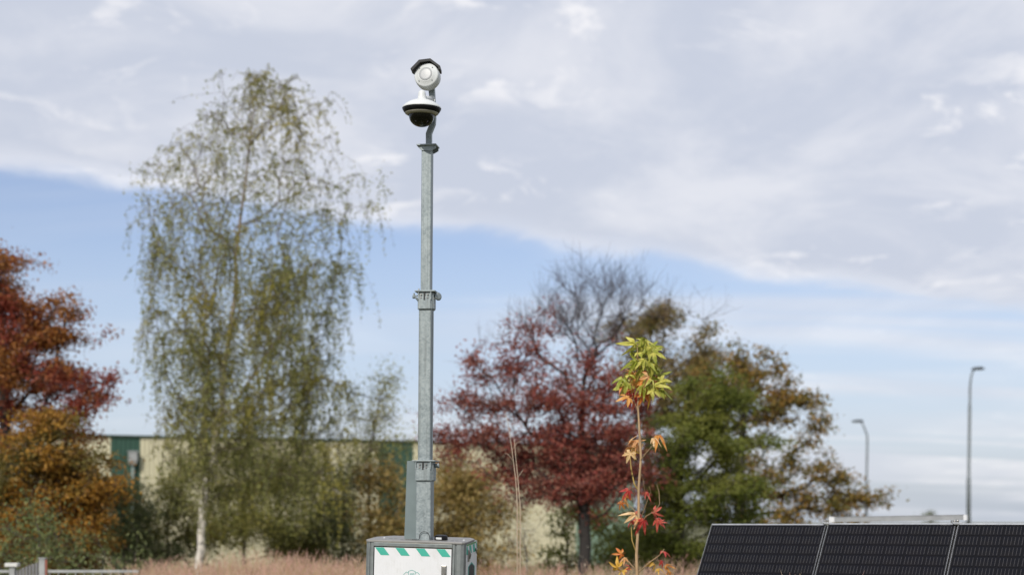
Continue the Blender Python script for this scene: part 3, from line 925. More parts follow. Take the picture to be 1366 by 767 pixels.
# posts
def rounded_post(xa, xb, ya, yb, cut, zoff=0):
    """vertical corner profile with a rounded outer corner"""
    return None
pl_ = [(x0, .03), (x0 + .006, .010), (x0 + .024, .0), (x0 + .032, .0), (x0 + .034, .006), (x0 + .040, .006), (x0 + .042, 0), (x0 + .060, 0), (x0 + .060, .05), (x0, .05)]
pr_ = [(x1 - .088, 0), (x1 - .072, 0), (x1 - .068, .008), (x1 - .062, .008), (x1 - .058, .0), (x1 - .030, .0), (x1 - .008, .008), (x1, .030), (x1, .05), (x1 - .088, .05)]
for poly in (pl_, pr_):
    mb = MB(); mb.prism(poly, 'z', .30, ZT - .0145); mb.build('corner_post', M_POST, cab, bevel=.001)
for xa in (x0, x1 - .05):
    mb = MB(); mb.prism([(xa, D_ - .05), (xa + .05, D_ - .05), (xa + .05, D_ - .01), (xa + .04, D_), (xa + .01, D_), (xa, D_ - .01)], 'z', .30, zl(D_) - .016); mb.build('corner_post', M_POST, cab)
# lid: sheet with a turned down front lip and chamfered corners
lid = [(x0 + .012, -.006), (x1 - .02, -.006), (x1 - .002, .012), (x1 + .004, .05), (x1 + .004, D_ - .12), (x1 - .05, D_ + .005), (x0 + .09, D_ + .005), (x0 - .004, D_ - .15), (x0 - .004, .03), (x0 + .002, .008)]
n = len(lid)
mb = MB(); mb.add([(a, b, zl(b) - .014) for a, b in lid] + [(a, b, zl(b)) for a, b in lid],
                  [tuple(reversed(range(n))), tuple(range(n, 2 * n))] + [(i, (i + 1) % n, n + (i + 1) % n, n + i) for i in range(n)])
mb.build('lid', M_LID, cab, bevel=.002)
mb = MB(); mb.box((.0 - .014, .0, ZT - .029), (W_ - .15, .012, .026)); mb.build('front_header', M_POST, cab, bevel=.002)
# front door
dx0, dx1 = x0 + .062, x1 - .090; dzt = ZT - .0445; dzb = .36
mb = MB(); mb.box(((dx0 + dx1) / 2, .014, (dzt + dzb) / 2), (dx1 - dx0, .016, dzt - dzb)); gk = mb.build('gasket', M_GASKET, cab)
mb = MB()
nr = 26; ex0, ex1 = dx0 + .005, dx1 - .005
prof = []
for i in range(nr):                       # faint vertical ribs pressed in the panel
    a = ex0 + (ex1 - ex0) * i / nr; w_ = (ex1 - ex0) / nr
    prof += [(a, .0), (a + w_ * .94, .0), (a + w_ * .96, .0006), (a + w_ * .99, .0006)]
prof.append((ex1, 0)); prof += [(ex1, .005), (ex0, .005)]
mb.prism(prof, 'z', dzb + .005, dzt - .005)
door = mb.build('door', M_WHITE, cab)
def decal(poly, y=-.0004, name='stripe', m_=None, parent=None, th=.0006):
    mb = MB(); mb.prism(poly, 'y', y, y + th); return mb.build(name, m_ or M_GREEN, parent or door)
for i in range(4):
    sx_ = ex0 + .003 + i * .1475
    zt_, zb_ = dzt - .0065, dzt - .060
    p4 = [(sx_, zt_), (sx_ + .063, zt_), (sx_ + .106, zb_), (sx_ + .043, zb_)]
    if p4[2][0] > ex1 - .001:
        q_ = ex1 - .001; u = (q_ - p4[1][0]) / (p4[2][0] - p4[1][0])
        p4 = [p4[0], p4[1], (q_, zt_ + (zb_ - zt_) * u), (q_, zb_), p4[3]]
    decal(p4, -.0012)
# line emblem: a hexagon badge flanked by two lower ones
def outline(mb, pts, r_, y=-.0011, closed=True):
    n_ = len(pts)
    for i in range(n_ if closed else n_ - 1):
        a, b = Vector((pts[i][0], 0, pts[i][1])), Vector((pts[(i + 1) % n_][0], 0, pts[(i + 1) % n_][1]))
        d_ = (b - a).normalized(); s_ = Vector((-d_.z, 0, d_.x)) * r_
        a -= d_ * r_ * .6; b += d_ * r_ * .6
        vs = [a + s_, b + s_, b - s_, a - s_]
        yo = -(i % 2) * .0002
        mb.add([(v.x, y + yo, v.z) for v in vs] + [(v.x, y + yo + .0005, v.z) for v in vs], [(0, 1, 2, 3), (7, 6, 5, 4), (0, 4, 5, 1), (1, 5, 6, 2), (2, 6, 7, 3), (3, 7, 4, 0)])
mb = MB(); ec, et = ex0 + .274, dzt - .160
outline(mb, [(ec, et), (ec + .025, et - .009), (ec + .022, et - .045), (ec, et - .058), (ec - .022, et - .045), (ec - .025, et - .009)], .0016)
outline(mb, [(ec - .026, et - .020), (ec - .040, et - .014), (ec - .058, et - .032), (ec - .055, et - .055), (ec - .030, et - .062)], .0016, closed=False)
outline(mb, [(ec + .026, et - .020), (ec + .040, et - .014), (ec + .058, et - .032), (ec + .055, et - .055), (ec + .030, et - .062)], .0016, closed=False)
outline(mb, [(ec - .012, et - .034), (ec - .006, et - .022), (ec + .002, et - .032), (ec + .010, et - .020), (ec + .013, et - .032)], .0016, y=-.0016, closed=False)
outline(mb, [(ec - .055, et - .060), (ec - .03, et - .095), (ec, et - .11), (ec + .03, et - .095), (ec + .055, et - .060)], .0016, closed=False)
mb.build('emblem', M_DKTEAL, door)
# front latch
lx, lz = ex0 + .505, dzt - .165
mb = MB(); mb.box((lx, -.006, lz), (.036, .011, .092)); la = mb.build('latch', M_CHROME, cab, bevel=.003)
mb = MB(); mb.box((lx, -.0135, lz + .012), (.030, .004, .055)); mb.tube([(lx, -.011, lz - .03), (lx, -.018, lz - .03)], .009, 12); mb.build('latch_handle', M_CHROME, la, bevel=.001)
# right side panel
ys0, ys1 = .054, D_ - .012
SX = x1 + .0005
mb = MB(); mb.prism([(ys0, .36), (ys1, .36), (ys1, zl(ys1) - .017), (ys0, zl(ys0) - .017)], 'x', SX - .02, SX); spn = mb.build('side_panel', M_WHITE, cab)
mb = MB(); mb.prism([(ys0 + .002, zl(ys0) - .032), (ys1 - .03, zl(ys1 - .03) - .032), (ys1 - .03, zl(ys1 - .03) - .0185), (ys0 + .002, zl(ys0) - .0185)], 'x', SX, SX + .0006)
mb.build('edge_strip', mat('leaf_green_marking', (.10, .26, .09), .5), spn)
for i in range(4):
    a = ys0 - .03 + i * .128; zt_ = zl(a) - .034
    poly = [(a, zl(a) - .034), (a + .07, zl(a + .07) - .034), (a + .105, zl(a + .1) - .092), (a + .035, zl(a + .035) - .092)]
    poly = [(min(max(u, ys0 + .002), ys1 - .002), z_) for u, z_ in poly]
    mb = MB(); mb.prism(poly, 'x', SX, SX + .0008); mb.build('stripe', M_GREEN, spn)
hc = .255; ht = ZT - .150
def hexa(s_): return [(hc, ht + (s_ - 1) * .05), (hc + .105 * s_, ht - .024), (hc + .105 * s_, ht - .19 - .02 * (s_ - 1)), (hc, ht - .225 - .05 * (s_ - 1)), (hc - .105 * s_, ht - .19 - .02 * (s_ - 1)), (hc - .105 * s_, ht - .024)]
mb = MB(); mb.prism(hexa(1.16), 'x', SX, SX + .0008); mb.build('badge_border', M_DKTEAL, spn)
mb = MB(); mb.prism(hexa(.94), 'x', SX + .0008, SX + .0016); mb.build('badge', M_BLACKM, spn)
mb = MB(); mb.prism([(hc + .01, ht - .16), (hc + .055, ht - .10), (hc + .06, ht - .19)], 'x', SX + .0016, SX + .0024); mb.build('badge_mark', M_DKTEAL, spn)
mb = MB(); mb.box((SX + .003, .13, ZT - .095), (.006, .050, .085)); sl = mb.build('latch', M_CHROME, cab, bevel=.003)
mb = MB(); mb.tube([(SX + .006, .15, ZT - .058), (SX + .011, .16, ZT - .085), (SX + .006, .15, ZT - .118)], .005, 8); mb.build('latch_handle', M_CHROME, sl)
mb = MB(); mb.tube([(SX, .385, ZT - .055), (SX + .014, .385, ZT - .055)], .012, 10); mb.tube([(SX + .004, .385, ZT - .055), (SX + .012, .392, ZT - .085)], .005, 6); mb.build('hook', M_CHROME, cab)
# left side and back
mb = MB(); mb.prism([(ys0, .36), (ys1, .36), (ys1, zl(ys1) - .017), (ys0, zl(ys0) - .017)], 'x', x0, x0 + .02); mb.build('side_panel', M_WHITE, cab)
mb = MB(); mb.box((0, D_ - .011, (.36 + 1.4) / 2), (W_ - .105, .02, 1.04)); mb.build('back_panel', M_WHITE, cab)
# plinth and feet
mb = MB(); mb.box((0, D_ / 2, .31), (W_ + .02, D_ + .02, .08)); mb.build('plinth', M_POST, cab, bevel=.005)
for sx_ in (-1, 1):
    for yy in (-.03, D_ + .03):
        mb = MB(); mb.box((sx_ * .32, yy, .145), (.05, .05, .26)); mb.box((sx_ * .32, yy, .008 - .01), (.16, .12, .024)); mb.build('foot', M_GALV, cab)
# little domed bolts and slots of the lid
for bx_, by_ in ((-.262, .16), (.325, .13)):
    mb = MB(); mt_ = Matrix.Translation((bx_, by_, zl(by_)))
    mb.lathe([(.0105, 0), (.0105, .004), (.008, .009), (.004, .0115), (0, .012)], 14, 0, mt_); mb.build('lid_bolt', M_DISC, cab)
for bx_, by_ in ((-.215, .16), (-.18, .16), (.275, .13), (.24, .13), (-.1, .24), (.20, .10), (-.12, .10)):
    mb = MB(); mb.box((bx_, by_, zl(by_)), (.022, .008, .002)); mb.build('lid_slot', M_BLACKM, cab)

# antenna puck on the lid
M_cab = Matrix.LocRotScale(cab.location, cab.rotation_euler, None)
pp = M_cab @ Vector((.150, .17, zl(.17)))
an = empty('antenna', pp, 'flat round black antenna with a white label on the cabinet lid', 'antenna', rot=(R(4.5), R(1.5), -THETA))
mb = MB(); mb.lathe([(0, -.002), (.046, -.002), (.048, .004), (.047, .024), (.043, .031), (.034, .035), (0, .0365)], 32); mb.build('housing', M_BLACK, an)
mb = MB()
vs = []
for zq in (.008, .022):
    for k_ in range(7):
        an_ = R(-128 + k_ * 9); vs.append((math.cos(an_) * .0486, math.sin(an_) * .0486, zq))
mb.add(vs, [(i, i + 1, 8 + i, 7 + i) for i in range(6)]); mb.build('label_sticker', M_CAMWHITE, an, recalc=False)

# ================================================================== MAST
MY = 10.72; MS = MY / F
mbz = M_cab @ Vector((.062, .235, zl(.235)))
mx = (566.6 - 683) * MY / F
mast = empty('telescopic_mast', (mx, MY, mbz.z - .012), 'galvanised square telescopic mast with two clamp collars on the cabinet lid', 'mast', rot=(0, R(.42), -THETA))
Z0 = mbz.z - .012
def mz(py): return H + (HY - py) * MS - Z0
def sq(mb, w_, z0_, z1_, groove=True, d=None, x=0, y=0):
    """square tube section with rounded corners and a shallow groove on each face"""
    h = w_ / 2; r_ = w_ * .09
    pts = []
    for sx_, sy_ in ((1, -1), (1, 1), (-1, 1), (-1, -1)):
        a0 = {(1, -1): -90, (1, 1): 0, (-1, 1): 90, (-1, -1): 180}[(sx_, sy_)]
        for k_ in range(4):
            a = R(a0 + 30 * k_); pts.append((x + sx_ * (h - r_) + math.cos(a) * r_, y + sy_ * (h - r_) + math.sin(a) * r_))
    mb.prism(pts, 'z', z0_, z1_)
w1, w2, w3 = .110, .0915, .0725
mb = MB(); sq(mb, w1, 0, mz(614)); mb.build('lower_section', M_GALV, mast)
mb = MB(); sq(mb, w2, mz(614) - .02, mz(390)); mb.build('middle_section', M_GALV, mast)
mb = MB(); sq(mb, w3, mz(390) - .02, mz(197.5))
up = mb.build('upper_section', M_GALV, mast)
for xx in (-w3 * .28, w3 * .16):
    mb = MB(); mb.box((xx, -w3 / 2 - .0008, (mz(388) + mz(200)) / 2), (.0035, .0022, mz(200) - mz(388))); mb.build('rib', M_GALV, up)
mb = MB(); mb.box((w2 / 2 + .001, 0, (mz(612) + mz(416)) / 2), (.003, .012, mz(416) - mz(612))); mb.build('rib', M_GALV, mast)

def collar(w_, pyt, pyb, side_knob):
    zt_, zb_ = mz(pyt), mz(pyb); wo_ = w_ + .016
    mb = MB(); sq(mb, wo_, zb_, zt_); c = mb.build('collar', M_GALV, mast)
    mb = MB(); mb.box((0.002, 0, zt_ + .006), (wo_ + .040, wo_ + .03, .010)); mb.build('collar_plate', M_GALV, c, bevel=.002)
    mb = MB(); mb.box((0, -wo_ / 2 - .004, zb_ + .045), (wo_ * .8, .006, .088)); mb.build('front_plate', M_GALV, c, bevel=.0015)
    mb = MB(); mb.box((-.002, -wo_ / 2 - .004, zt_ - .030), (.011, .010, .056)); mb.build('slot', M_BLACKM, c)
    for bx_ in (-.026, .022):
        for bz_ in (-.018, -.040):
            mb = MB(); mb.tube([(bx_, -wo_ / 2 - .004, zt_ + bz_), (bx_, -wo_ / 2 - .012, zt_ + bz_)], .0062, 8); mb.build('bolt', M_CHROME, c)
    for sx_ in (-1, 1):       # vertical ribs at the corners of the collar
        mb = MB(); mb.box((sx_ * wo_ * .42, -wo_ / 2 - .005, zt_ - .028), (.007, .010, .052)); mb.build('rib', M_GALV, c)
    mb = MB(); mb.box((wo_ / 2 + .003, 0, zb_ + .06), (.006, wo_ * .75, .11)); mb.build('side_plate', M_GALV, c, bevel=.001)
    for bz_ in (.03, .075):
        mb = MB(); mb.tube([(wo_ / 2 + .004, -.03, zb_ + bz_), (wo_ / 2 + .012, -.03, zb_ + bz_)], .005, 8); mb.build('bolt', M_CHROME, c)
    zc = zt_ - .026
    # locking screw with hand wheel on the right
    mb = MB(); mb.tube([(wo_ / 2, 0, zc), (wo_ / 2 + .032, 0, zc)], .015, 10)
    if side_knob == 'wheel':
        mt_ = Matrix.Translation((wo_ / 2 + .030, 0, zc)) @ Vector((.80, -.60, .08)).to_track_quat('Z', 'Y').to_matrix().to_4x4()
        mb.lathe([(0, -.007), (.024, -.007), (.029, -.003), (.030, .004), (.027, .009), (.014, .011), (0, .011)], 20, 0, mt_)
        mb.build('hand_wheel', M_GALV, c)
        mb = MB()      # lever on the left
        mb.tube([(-wo_ / 2 + .002, -.01, zc - .035), (-wo_ / 2 - .016, -.012, zc - .012), (-wo_ / 2 - .036, -.014, zc + .002)], .008, 8)
        mb.tube([(-wo_ / 2 - .034, -.014, zc - .012), (-wo_ / 2 - .034, -.014, zc + .024)], .007, 8)
        mb.box((-wo_ / 2 - .020, -.012, zc + .006), (.05, .010, .008))
        mb.tube([(-wo_ / 2 - .044, -.014, zc - .004), (-wo_ / 2 - .024, -.014, zc - .004)], .010, 8)
        mb.build('lever', M_GALV, c)
        mb = MB(); mb.tube([(-wo_ / 2 + .004, -.03, zt_ + .01), (-wo_ / 2 + .004, -.03, zt_ + .028)], .005, 8); mb.build('pin', M_CHROME, c)
    else:
        mt_ = Matrix.Translation((wo_ / 2 + .028, 0, zc)) @ Matrix.Rotation(R(80), 4, 'Y')
        mb.lathe([(0, -.004), (.016, -.004), (.018, .002), (.016, .010), (0, .013)], 14, 0, mt_)
        mb.build('hand_wheel', M_GALV, c)
collar(w2, 391, 413.5, 'wheel')
collar(w1, 616, 641, 'knob')

# folded plate standing left of the lower section
mb = MB()
pb = [(-w1 / 2 - .004, -.004), (-w1 / 2 - .098, -.004), (-w1 / 2 - .082, mz(614.5)), (-w1 / 2 - .004, mz(614))]
pb = [(a, max(b, .012)) for a, b in pb]
mb.prism(pb, 'y', .010, .016)
fo = [pb[1], (pb[1][0] + .003, pb[1][1]), (pb[2][0] + .003, pb[2][1]), pb[2]]
mb.prism(fo, 'y', .0165, .055)
mb.build('guard_plate', M_GREYMETAL, mast, bevel=.0008)
# thin cable loop by the foot of the mast
cp = []
for k_ in range(19):
    a = R(200 - k_ * 12.5); cp.append((.012 + math.cos(a) * .037, -w1 / 2 - .009 - .004 * math.sin(a), .030 + math.sin(a) * .036 + (0 if k_ < 14 else -(k_ - 13) * .001)))
cp = [(-.075, -w1 / 2 - .02, .008), (-.03, -w1 / 2 - .018, .008)] + cp
mb = MB(); mb.tube(cp, .0021, 6); mb.tube([(-.125, -w1 / 2 - .012, .006), (-.02, -w1 / 2 - .020, .003)], .0035, 6)
mb.build('cable', M_BLACKM, mast)
# head plate with sloping cheeks
zt_ = mz(196.5)
mb = MB(); mb.box((.004, 0, zt_ + .004), (.142, .12, .010)); hp = mb.build('head_plate', M_GALV, mast, bevel=.002)
mb = MB(); mb.prism([(-w3 / 2 - .001, zt_ - .032), (-.060, zt_ - .004), (-.060, zt_ - .001), (.071, zt_ - .001), (.071, zt_ - .022), (w3 / 2 + .001, zt_ - .040)], 'y', -w3 / 2 - .008, -w3 / 2 - .002); mb.build('cheek', M_GALV, hp)
mb = MB(); mb.prism([(-w3 / 2 - .001, zt_ - .032), (-.060, zt_ - .004), (-.060, zt_ - .001), (.071, zt_ - .001), (.071, zt_ - .022), (w3 / 2 + .001, zt_ - .040)], 'y', w3 / 2 + .002, w3 / 2 + .008); mb.build('cheek', M_GALV, hp)
mb = MB(); mb.tube([(-.058, -.02, zt_ + .008), (-.058, -.02, zt_ + .02)], .003, 6); mb.build('pin', M_CHROME, hp)
# bent carrier bar
bar = [(571.8, 195), (571.8, 178.5), (572.4, 176.5), (576.8, 166), (577.6, 158), (576.5, 132), (575.5, 118), (574.0, 104)]
mb = MB()
lx_ = lambda px, py: (px - 566.6) * MS - (mz(py)) * math.tan(R(.42))
fr_ = []
for (a, b), hw in zip(bar, (.0195, .0195, .0195, .0195, .019, .019, .021, .021)):
    fr_.append((lx_(a, b), mz(b), hw))
for ya, yb, k2 in ((-.004, .004, 1.0),):
    vs = []
    for (a, z_, hw) in fr_:
        vs += [(a - hw, ya, z_), (a + hw, ya, z_), (a + hw, yb, z_), (a - hw, yb, z_)]
    fs = [(4 * i + j, 4 * i + (j + 1) % 4, 4 * i + 4 + (j + 1) % 4, 4 * i + 4 + j) for i in range(len(fr_) - 1) for j in range(4)] + [(0, 1, 2, 3), tuple(4 * (len(fr_) - 1) + j for j in (3, 2, 1, 0))]
    mb.add(vs, fs)
# stiffening flange on the right edge
vs = []
for (a, z_, hw) in fr_:
    vs += [(a + hw - .004, .0045, z_), (a + hw, .0045, z_), (a + hw, .035, z_), (a + hw - .004, .035, z_)]
mb.add(vs, fs)
mb.build('carrier_bar', M_GALV, mast)

M_mast = Matrix.LocRotScale(mast.location, mast.rotation_euler, None)
# ------------------------------------------------------------------ dome camera
DYD = MY - .20
dc = P(562.6, 145, DYD); u = DYD / F
dome = empty('dome_camera', dc, 'white domed surveillance camera with black band and dark glass hanging from the mast arm', 'camera', rot=(R(2), R(1), 0))
mb = MB()
mb.lathe([(26 * u, -.4 * u), (26.2 * u, 0), (25.6 * u, 1.6 * u), (22 * u, 5.2 * u), (17 * u, 8.2 * u), (11 * u, 10.6 * u), (7 * u, 11.8 * u), (5.6 * u, 13 * u), (5.2 * u, 17 * u), (4.9 * u, 20.5 * u), (4.0 * u, 22.6 * u), (2.0 * u, 23.8 * u), (0, 24.1 * u)], 48)
mb.build('sun_cap', M_CAMWHITE, dome)
mb = MB(); mb.lathe([(0, -.4 * u), (25.6 * u, -.4 * u), (25.8 * u, -1.4 * u), (24.2 * u, -4.2 * u), (22.3 * u, -6.4 * u), (21, -7 * u) and (21 * u, -7 * u)], 48); mb.build('band', M_BLACK, dome)
mb = MB(); mb.lathe([(22.4 * u, -6.2 * u), (22.2 * u, -7.0 * u), (19.2 * u, -8.8 * u), (17.6 * u, -9.4 * u), (17.2 * u, -8.4 * u), (16.9 * u, -6.9 * u)], 48); mb.build('trim_ring', M_BEIGE, dome)
def smoke():
    m = bpy.data.materials.new('smoked_dome_glass'); m.use_nodes = True
    q = NB(m.node_tree); out = m.node_tree.nodes['Material Output']
    for x in list(m.node_tree.nodes):
        if x != out: m.node_tree.nodes.remove(x)
    tr_ = q.n('ShaderNodeBsdfTransparent'); tr_.inputs[0].default_value = (.28, .26, .25, 1)
    gl = q.n('ShaderNodeBsdfGlossy'); gl.inputs['Roughness'].default_value = .06; gl.inputs[0].default_value = (.9, .9, .9, 1)
    fr = q.n('ShaderNodeFresnel'); fr.inputs[0].default_value = 1.45
    mx_ = q.n('ShaderNodeMixShader'); q.link(fr.outputs[0], mx_.inputs[0]); q.link(tr_.outputs[0], mx_.inputs[1]); q.link(gl.outputs[0], mx_.inputs[2]); q.link(mx_.outputs[0], out.inputs[0])
    return m
prof = [(17.3 * u, -8.2 * u), (17.0 * u, -10.5 * u)]
for k_ in range(1, 12):
    a = R(k_ * 90 / 11); prof.append((16.8 * u * math.cos(a), -10.5 * u - 14.0 * u * math.sin(a)))
mb = MB(); mb.lathe(prof, 40); mb.build('glass_dome', smoke(), dome)
mb = MB(); mb.lathe([(0, -7.1 * u), (15.5 * u, -7.1 * u), (15 * u, -13 * u), (11 * u, -14.5 * u), (0, -14.5 * u)], 32)
mt_ = Matrix.Translation((0, -1.2 * u, -16 * u))
mb.lathe([(0, 6 * u)] + [(7.5 * u * math.cos(R(a)), 7.5 * u * math.sin(R(a))) for a in range(75, -91, -15)], 20, 0, mt_)
mod = mb.build('camera_module', M_BLACKM, dome)
mb = MB(); mt_ = Matrix.Translation((0, -6 * u, -20 * u)) @ Matrix.Rotation(R(-50), 4, 'X')
mb.lathe([(3.6 * u, 2 * u), (3.6 * u, -2.2 * u), (2.6 * u, -2.6 * u), (2.2 * u, -1.4 * u), (0, -1.4 * u)], 16, 0, mt_); mb.build('lens', M_DISC, mod)
# bracket reaching back to the carrier bar
tgt = M_mast @ Vector((lx_(576.0, 134), -.004, mz(134)))
rel = dome.matrix_basis
Minv = Matrix.LocRotScale(dome.location, dome.rotation_euler, None).inverted()
t2 = Minv @ tgt
mb = MB(); mb.tube([(0, 0, 13.5 * u), (t2.x * .5, t2.y * .5, (13.5 * u + t2.z) / 2), (t2.x, t2.y, t2.z)], [4.6 * u, 4.2 * u, 4.0 * u], 16); mb.build('mount_arm', M_CAMWHITE, dome)
mb = MB(); d_ = (t2 - Vector((0, 0, 17 * u))).normalized(); mb.tube([t2 - d_ * .006, t2], 5.6 * u, 16); mb.build('mount_flange', M_CAMWHITE, dome)

# ------------------------------------------------------------------ round detector on top
DY2 = MY - .05; u = DY2 / F
c2 = P(571, 104, DY2)
det = empty('motion_detector', c2, 'round white detector with pale centre disc under a black angular hood at the mast top', 'detector')
ax = Matrix.Rotation(R(90), 4, 'X') @ Matrix.Identity(4)
# axis along -Y turned slightly to the left and up
axm = Matrix.Rotation(R(-13), 4, 'Z') @ Matrix.Rotation(R(-8), 4, 'X') @ Matrix.Rotation(R(90), 4, 'X')
mb = MB(); mb.lathe([(0, -6 * u), (15.4 * u, -6 * u), (16.6 * u, -4 * u), (17 * u, 2 * u), (16.6 * u, 7.6 * u), (16.0 * u, 9.0 * u), (15.0 * u, 9.7 * u), (10.6 * u, 11.0 * u), (10.0 * u, 11.9 * u), (9.4 * u, 12.0 * u), (9.1 * u, 11.2 * u), (0, 11.2 * u)], 48, 0, axm)
mb.build('housing', M_CAMWHITE, det)
mb = MB(); mb.lathe([(9.0 * u, 11.3 * u), (8.8 * u, 11.9 * u), (6 * u, 12.1 * u), (0, 12.2 * u)], 40, 0, axm); mb.build('cover_disc', M_DISC, det)
for a in (45, 135, 225, 315):
    mb = MB(); p = axm @ Vector((12.6 * u * math.cos(R(a)), 12.6 * u * math.sin(R(a)), 11.0 * u)); n_ = axm.to_3x3() @ Vector((math.cos(R(a)) * .5, math.sin(R(a)) * .5, .86))
    mb.tube([p - n_ * .001, p + n_ * .0022], .0035, 8); mb.build('screw', M_POST, det)
hood = [(-22.8, 9.0), (-11.5, 20.6), (3.6, 22.4), (16.6, 12.6), (16.8, 8.2)]
inn = [(-20.2, 7.0), (-9.9, 17.6), (3.0, 19.2), (14.0, 11.2), (14.4, 8.0)]
mb = MB()
poly = [(a * u, b * u) for a, b in hood] + [(a * u, b * u) for a, b in reversed(inn)]
n = len(poly); y0_, y1_ = -11 * u, 12 * u
vs = [(a, y0_, b) for a, b in poly] + [(a + 1.0 * u, y1_, b + .4 * u) for a, b in poly]
k5 = len(hood)
fs = []
for i in range(k5 - 1):
    j = n - 1 - i
    fs += [(i, i + 1, j - 1, j), (n + j, n + j - 1, n + i + 1, n + i), (i, n + i, n + i + 1, i + 1), (j - 1, n + j - 1, n + j, j)]
fs += [(0, n - 1, 2 * n - 1, n), (k5 - 1, k5, n + k5, n + k5 - 1)][::1]
mb.add(vs, fs); mb.build('hood', M_BLACKM, det)
mb = MB(); mb.box((0, -.0, 18.0 * u), (.02, .03, .03)); mb.build('hood_mount', M_BLACKM, det)
tg2 = M_mast @ Vector((lx_(573.5, 107), -.005, mz(107)))
p0 = axm @ Vector((0, 0, -5.5 * u)); mb = MB(); mb.tube([p0, tg2 - c2], 5 * u, 14); mb.build('mount', M_CAMWHITE, det)

# ================================================================== SWEETGUM SAPLING
SY = 9.8; su = SY / F
sb = P(848, 0, SY); sbase = Vector((sb.x, SY, 0))
sap = empty('sweetgum_sapling', sbase, 'thin young sapling with star shaped leaves, lime at the top, orange and red below', 'sapling')
M_STEM = mat('tan_sapling_stem', (.36, .24, .13), .7, 0, .2, 12)
M_STEM2 = mat('ochre_sapling_stem', (.30, .20, .045), .7, 0, .2, 12)
def sp3(px, py, dy=0.0): return P(px, py, SY + dy) - sbase
mb = MB(); pts = [Vector((0, 0, -.05)), sp3(850, 767), sp3(849, 740), sp3(852, 690), sp3(852, 650), sp3(855, 610), sp3(853, 575), sp3(851, 540), sp3(853, 510), sp3(851, 480), sp3(850, 460)]
mb.tube(pts, [.013, .0105, .0098, .009, .0085, .0078, .007, .006, .005, .004, .003], 8); mb.build('stem', M_STEM, sap)
branches = [([(852, 655), (846, 645), (842, 625), (840, 605), (838, 598)], .006, 1), ([(854, 615), (860, 606), (868, 597), (874, 590)], .0035, 0), ([(853, 648), (856, 632), (858, 640), (862, 668)], .002, 0),
            ([(852, 690), (846, 680), (838, 672), (833, 665)], .003, 0), ([(852, 700), (862, 688), (872, 682)], .003, 0), ([(852, 700), (862, 672), (868, 655), (866, 648)], .0022, 0),
            ([(872, 684), (880, 672), (879, 655), (876, 646)], .0022, 0), ([(850, 740), (843, 720), (842, 700), (840, 690)], .005, 1), ([(850, 762), (838, 748), (830, 740)], .004, 0),
            ([(850, 765), (866, 750), (880, 740), (886, 732)], .004, 0), ([(851, 548), (846, 535), (842, 520)], .0035, 0), ([(852, 530), (860, 518), (868, 510)], .0035, 0), ([(852, 505), (844, 495), (838, 486)], .003, 0),
            ([(852, 500), (862, 488), (868, 480)], .003, 0), ([(851, 545), (858, 535), (856, 520)], .0035, 0)]
for pp_, r_, mi_ in branches:
    mb = MB(); dy_ = rng.uniform(-.12, .12); n = len(pp_)
    mb.tube([sp3(a, b, dy_ * i / (n - 1)) for i, (a, b) in enumerate(pp_)], [r_ * (1 - .5 * i / (n - 1)) for i in range(n)], 6); mb.build('branch', M_STEM2 if mi_ else M_STEM, sap)

def star_leaf(curl, seed):
    r2 = random.Random(seed)
    vs = [(0, 0, 0)]; fs = []
    angs = [-118, -62, 0, 62, 118]; lens = [.62, .92, 1.0, .92, .62]
    ring = []
    for k_, (a, L) in enumerate(zip(angs, lens)):
        L *= r2.uniform(.9, 1.08); a += r2.uniform(-6, 6)
        ca, sa = math.cos(R(a)), math.sin(R(a))
        def pt(r_, off, up):
            return (r_ * ca - off * sa, r_ * sa + off * ca, up)
        b = len(vs)
        dz = curl * L
        vs += [pt(.24, -.12, .015), pt(.50 * L, -.165, .05 - dz * .30), pt(.76 * L, -.105, .03 - dz * .65), pt(L, 0, -dz), pt(.76 * L, .105, .03 - dz * .65), pt(.50 * L, .165, .05 - dz * .30), pt(.24, .12, .015),
               pt(.50 * L, 0, -dz * .30 - .01), pt(.78 * L, 0, -dz * .65 - .01)]
        fs += [(0, b, b + 7), (b, b + 1, b + 7), (b + 1, b + 2, b + 8, b + 7), (b + 2, b + 3, b + 8), (0, b + 7, b + 6), (b + 7, b + 5, b + 6), (b + 7, b + 8, b + 4, b + 5), (b + 8, b + 3, b + 4)]
        ring.append((b, b + 6))
    for k_ in range(4): fs.append((0, ring[k_][1], ring[k_ + 1][0]))
    # petiole
    b = len(vs); vs += [(0, -.012, 0), (0, .012, 0), (-.5, .010, -.02), (-.5, -.010, -.02)]; fs.append((b, b + 1, b + 2, b + 3))
    return vs, fs
def sgmat(name, c1, c2):
    m = bpy.data.materials.new(name); m.use_nodes = True
    q = NB(m.node_tree); bs = m.node_tree.nodes['Principled BSDF']; out = m.node_tree.nodes['Material Output']
    t = q.n('ShaderNodeTexCoord').outputs['Object']
    ob = q.n('ShaderNodeObjectInfo').outputs['Random']
    nz = q.noise(t, 2.2, 4, .6)
    c = q.mix(q.mapr(q.math('ADD', nz, q.math('MULTIPLY', q.math('SUBTRACT', ob, .5), .35)), .38, .62), c1, c2)
    q.link(c, bs.inputs['Base Color']); bs.inputs['Roughness'].default_value = .45
    tr_ = q.n('ShaderNodeBsdfTranslucent'); q.link(c, tr_.inputs[0])
    mx_ = q.n('ShaderNodeMixShader'); mx_.inputs[0].default_value = .3; q.link(bs.outputs[0], mx_.inputs[1]); q.link(tr_.outputs[0], mx_.inputs[2]); q.link(mx_.outputs[0], out.inputs[0])
    return m
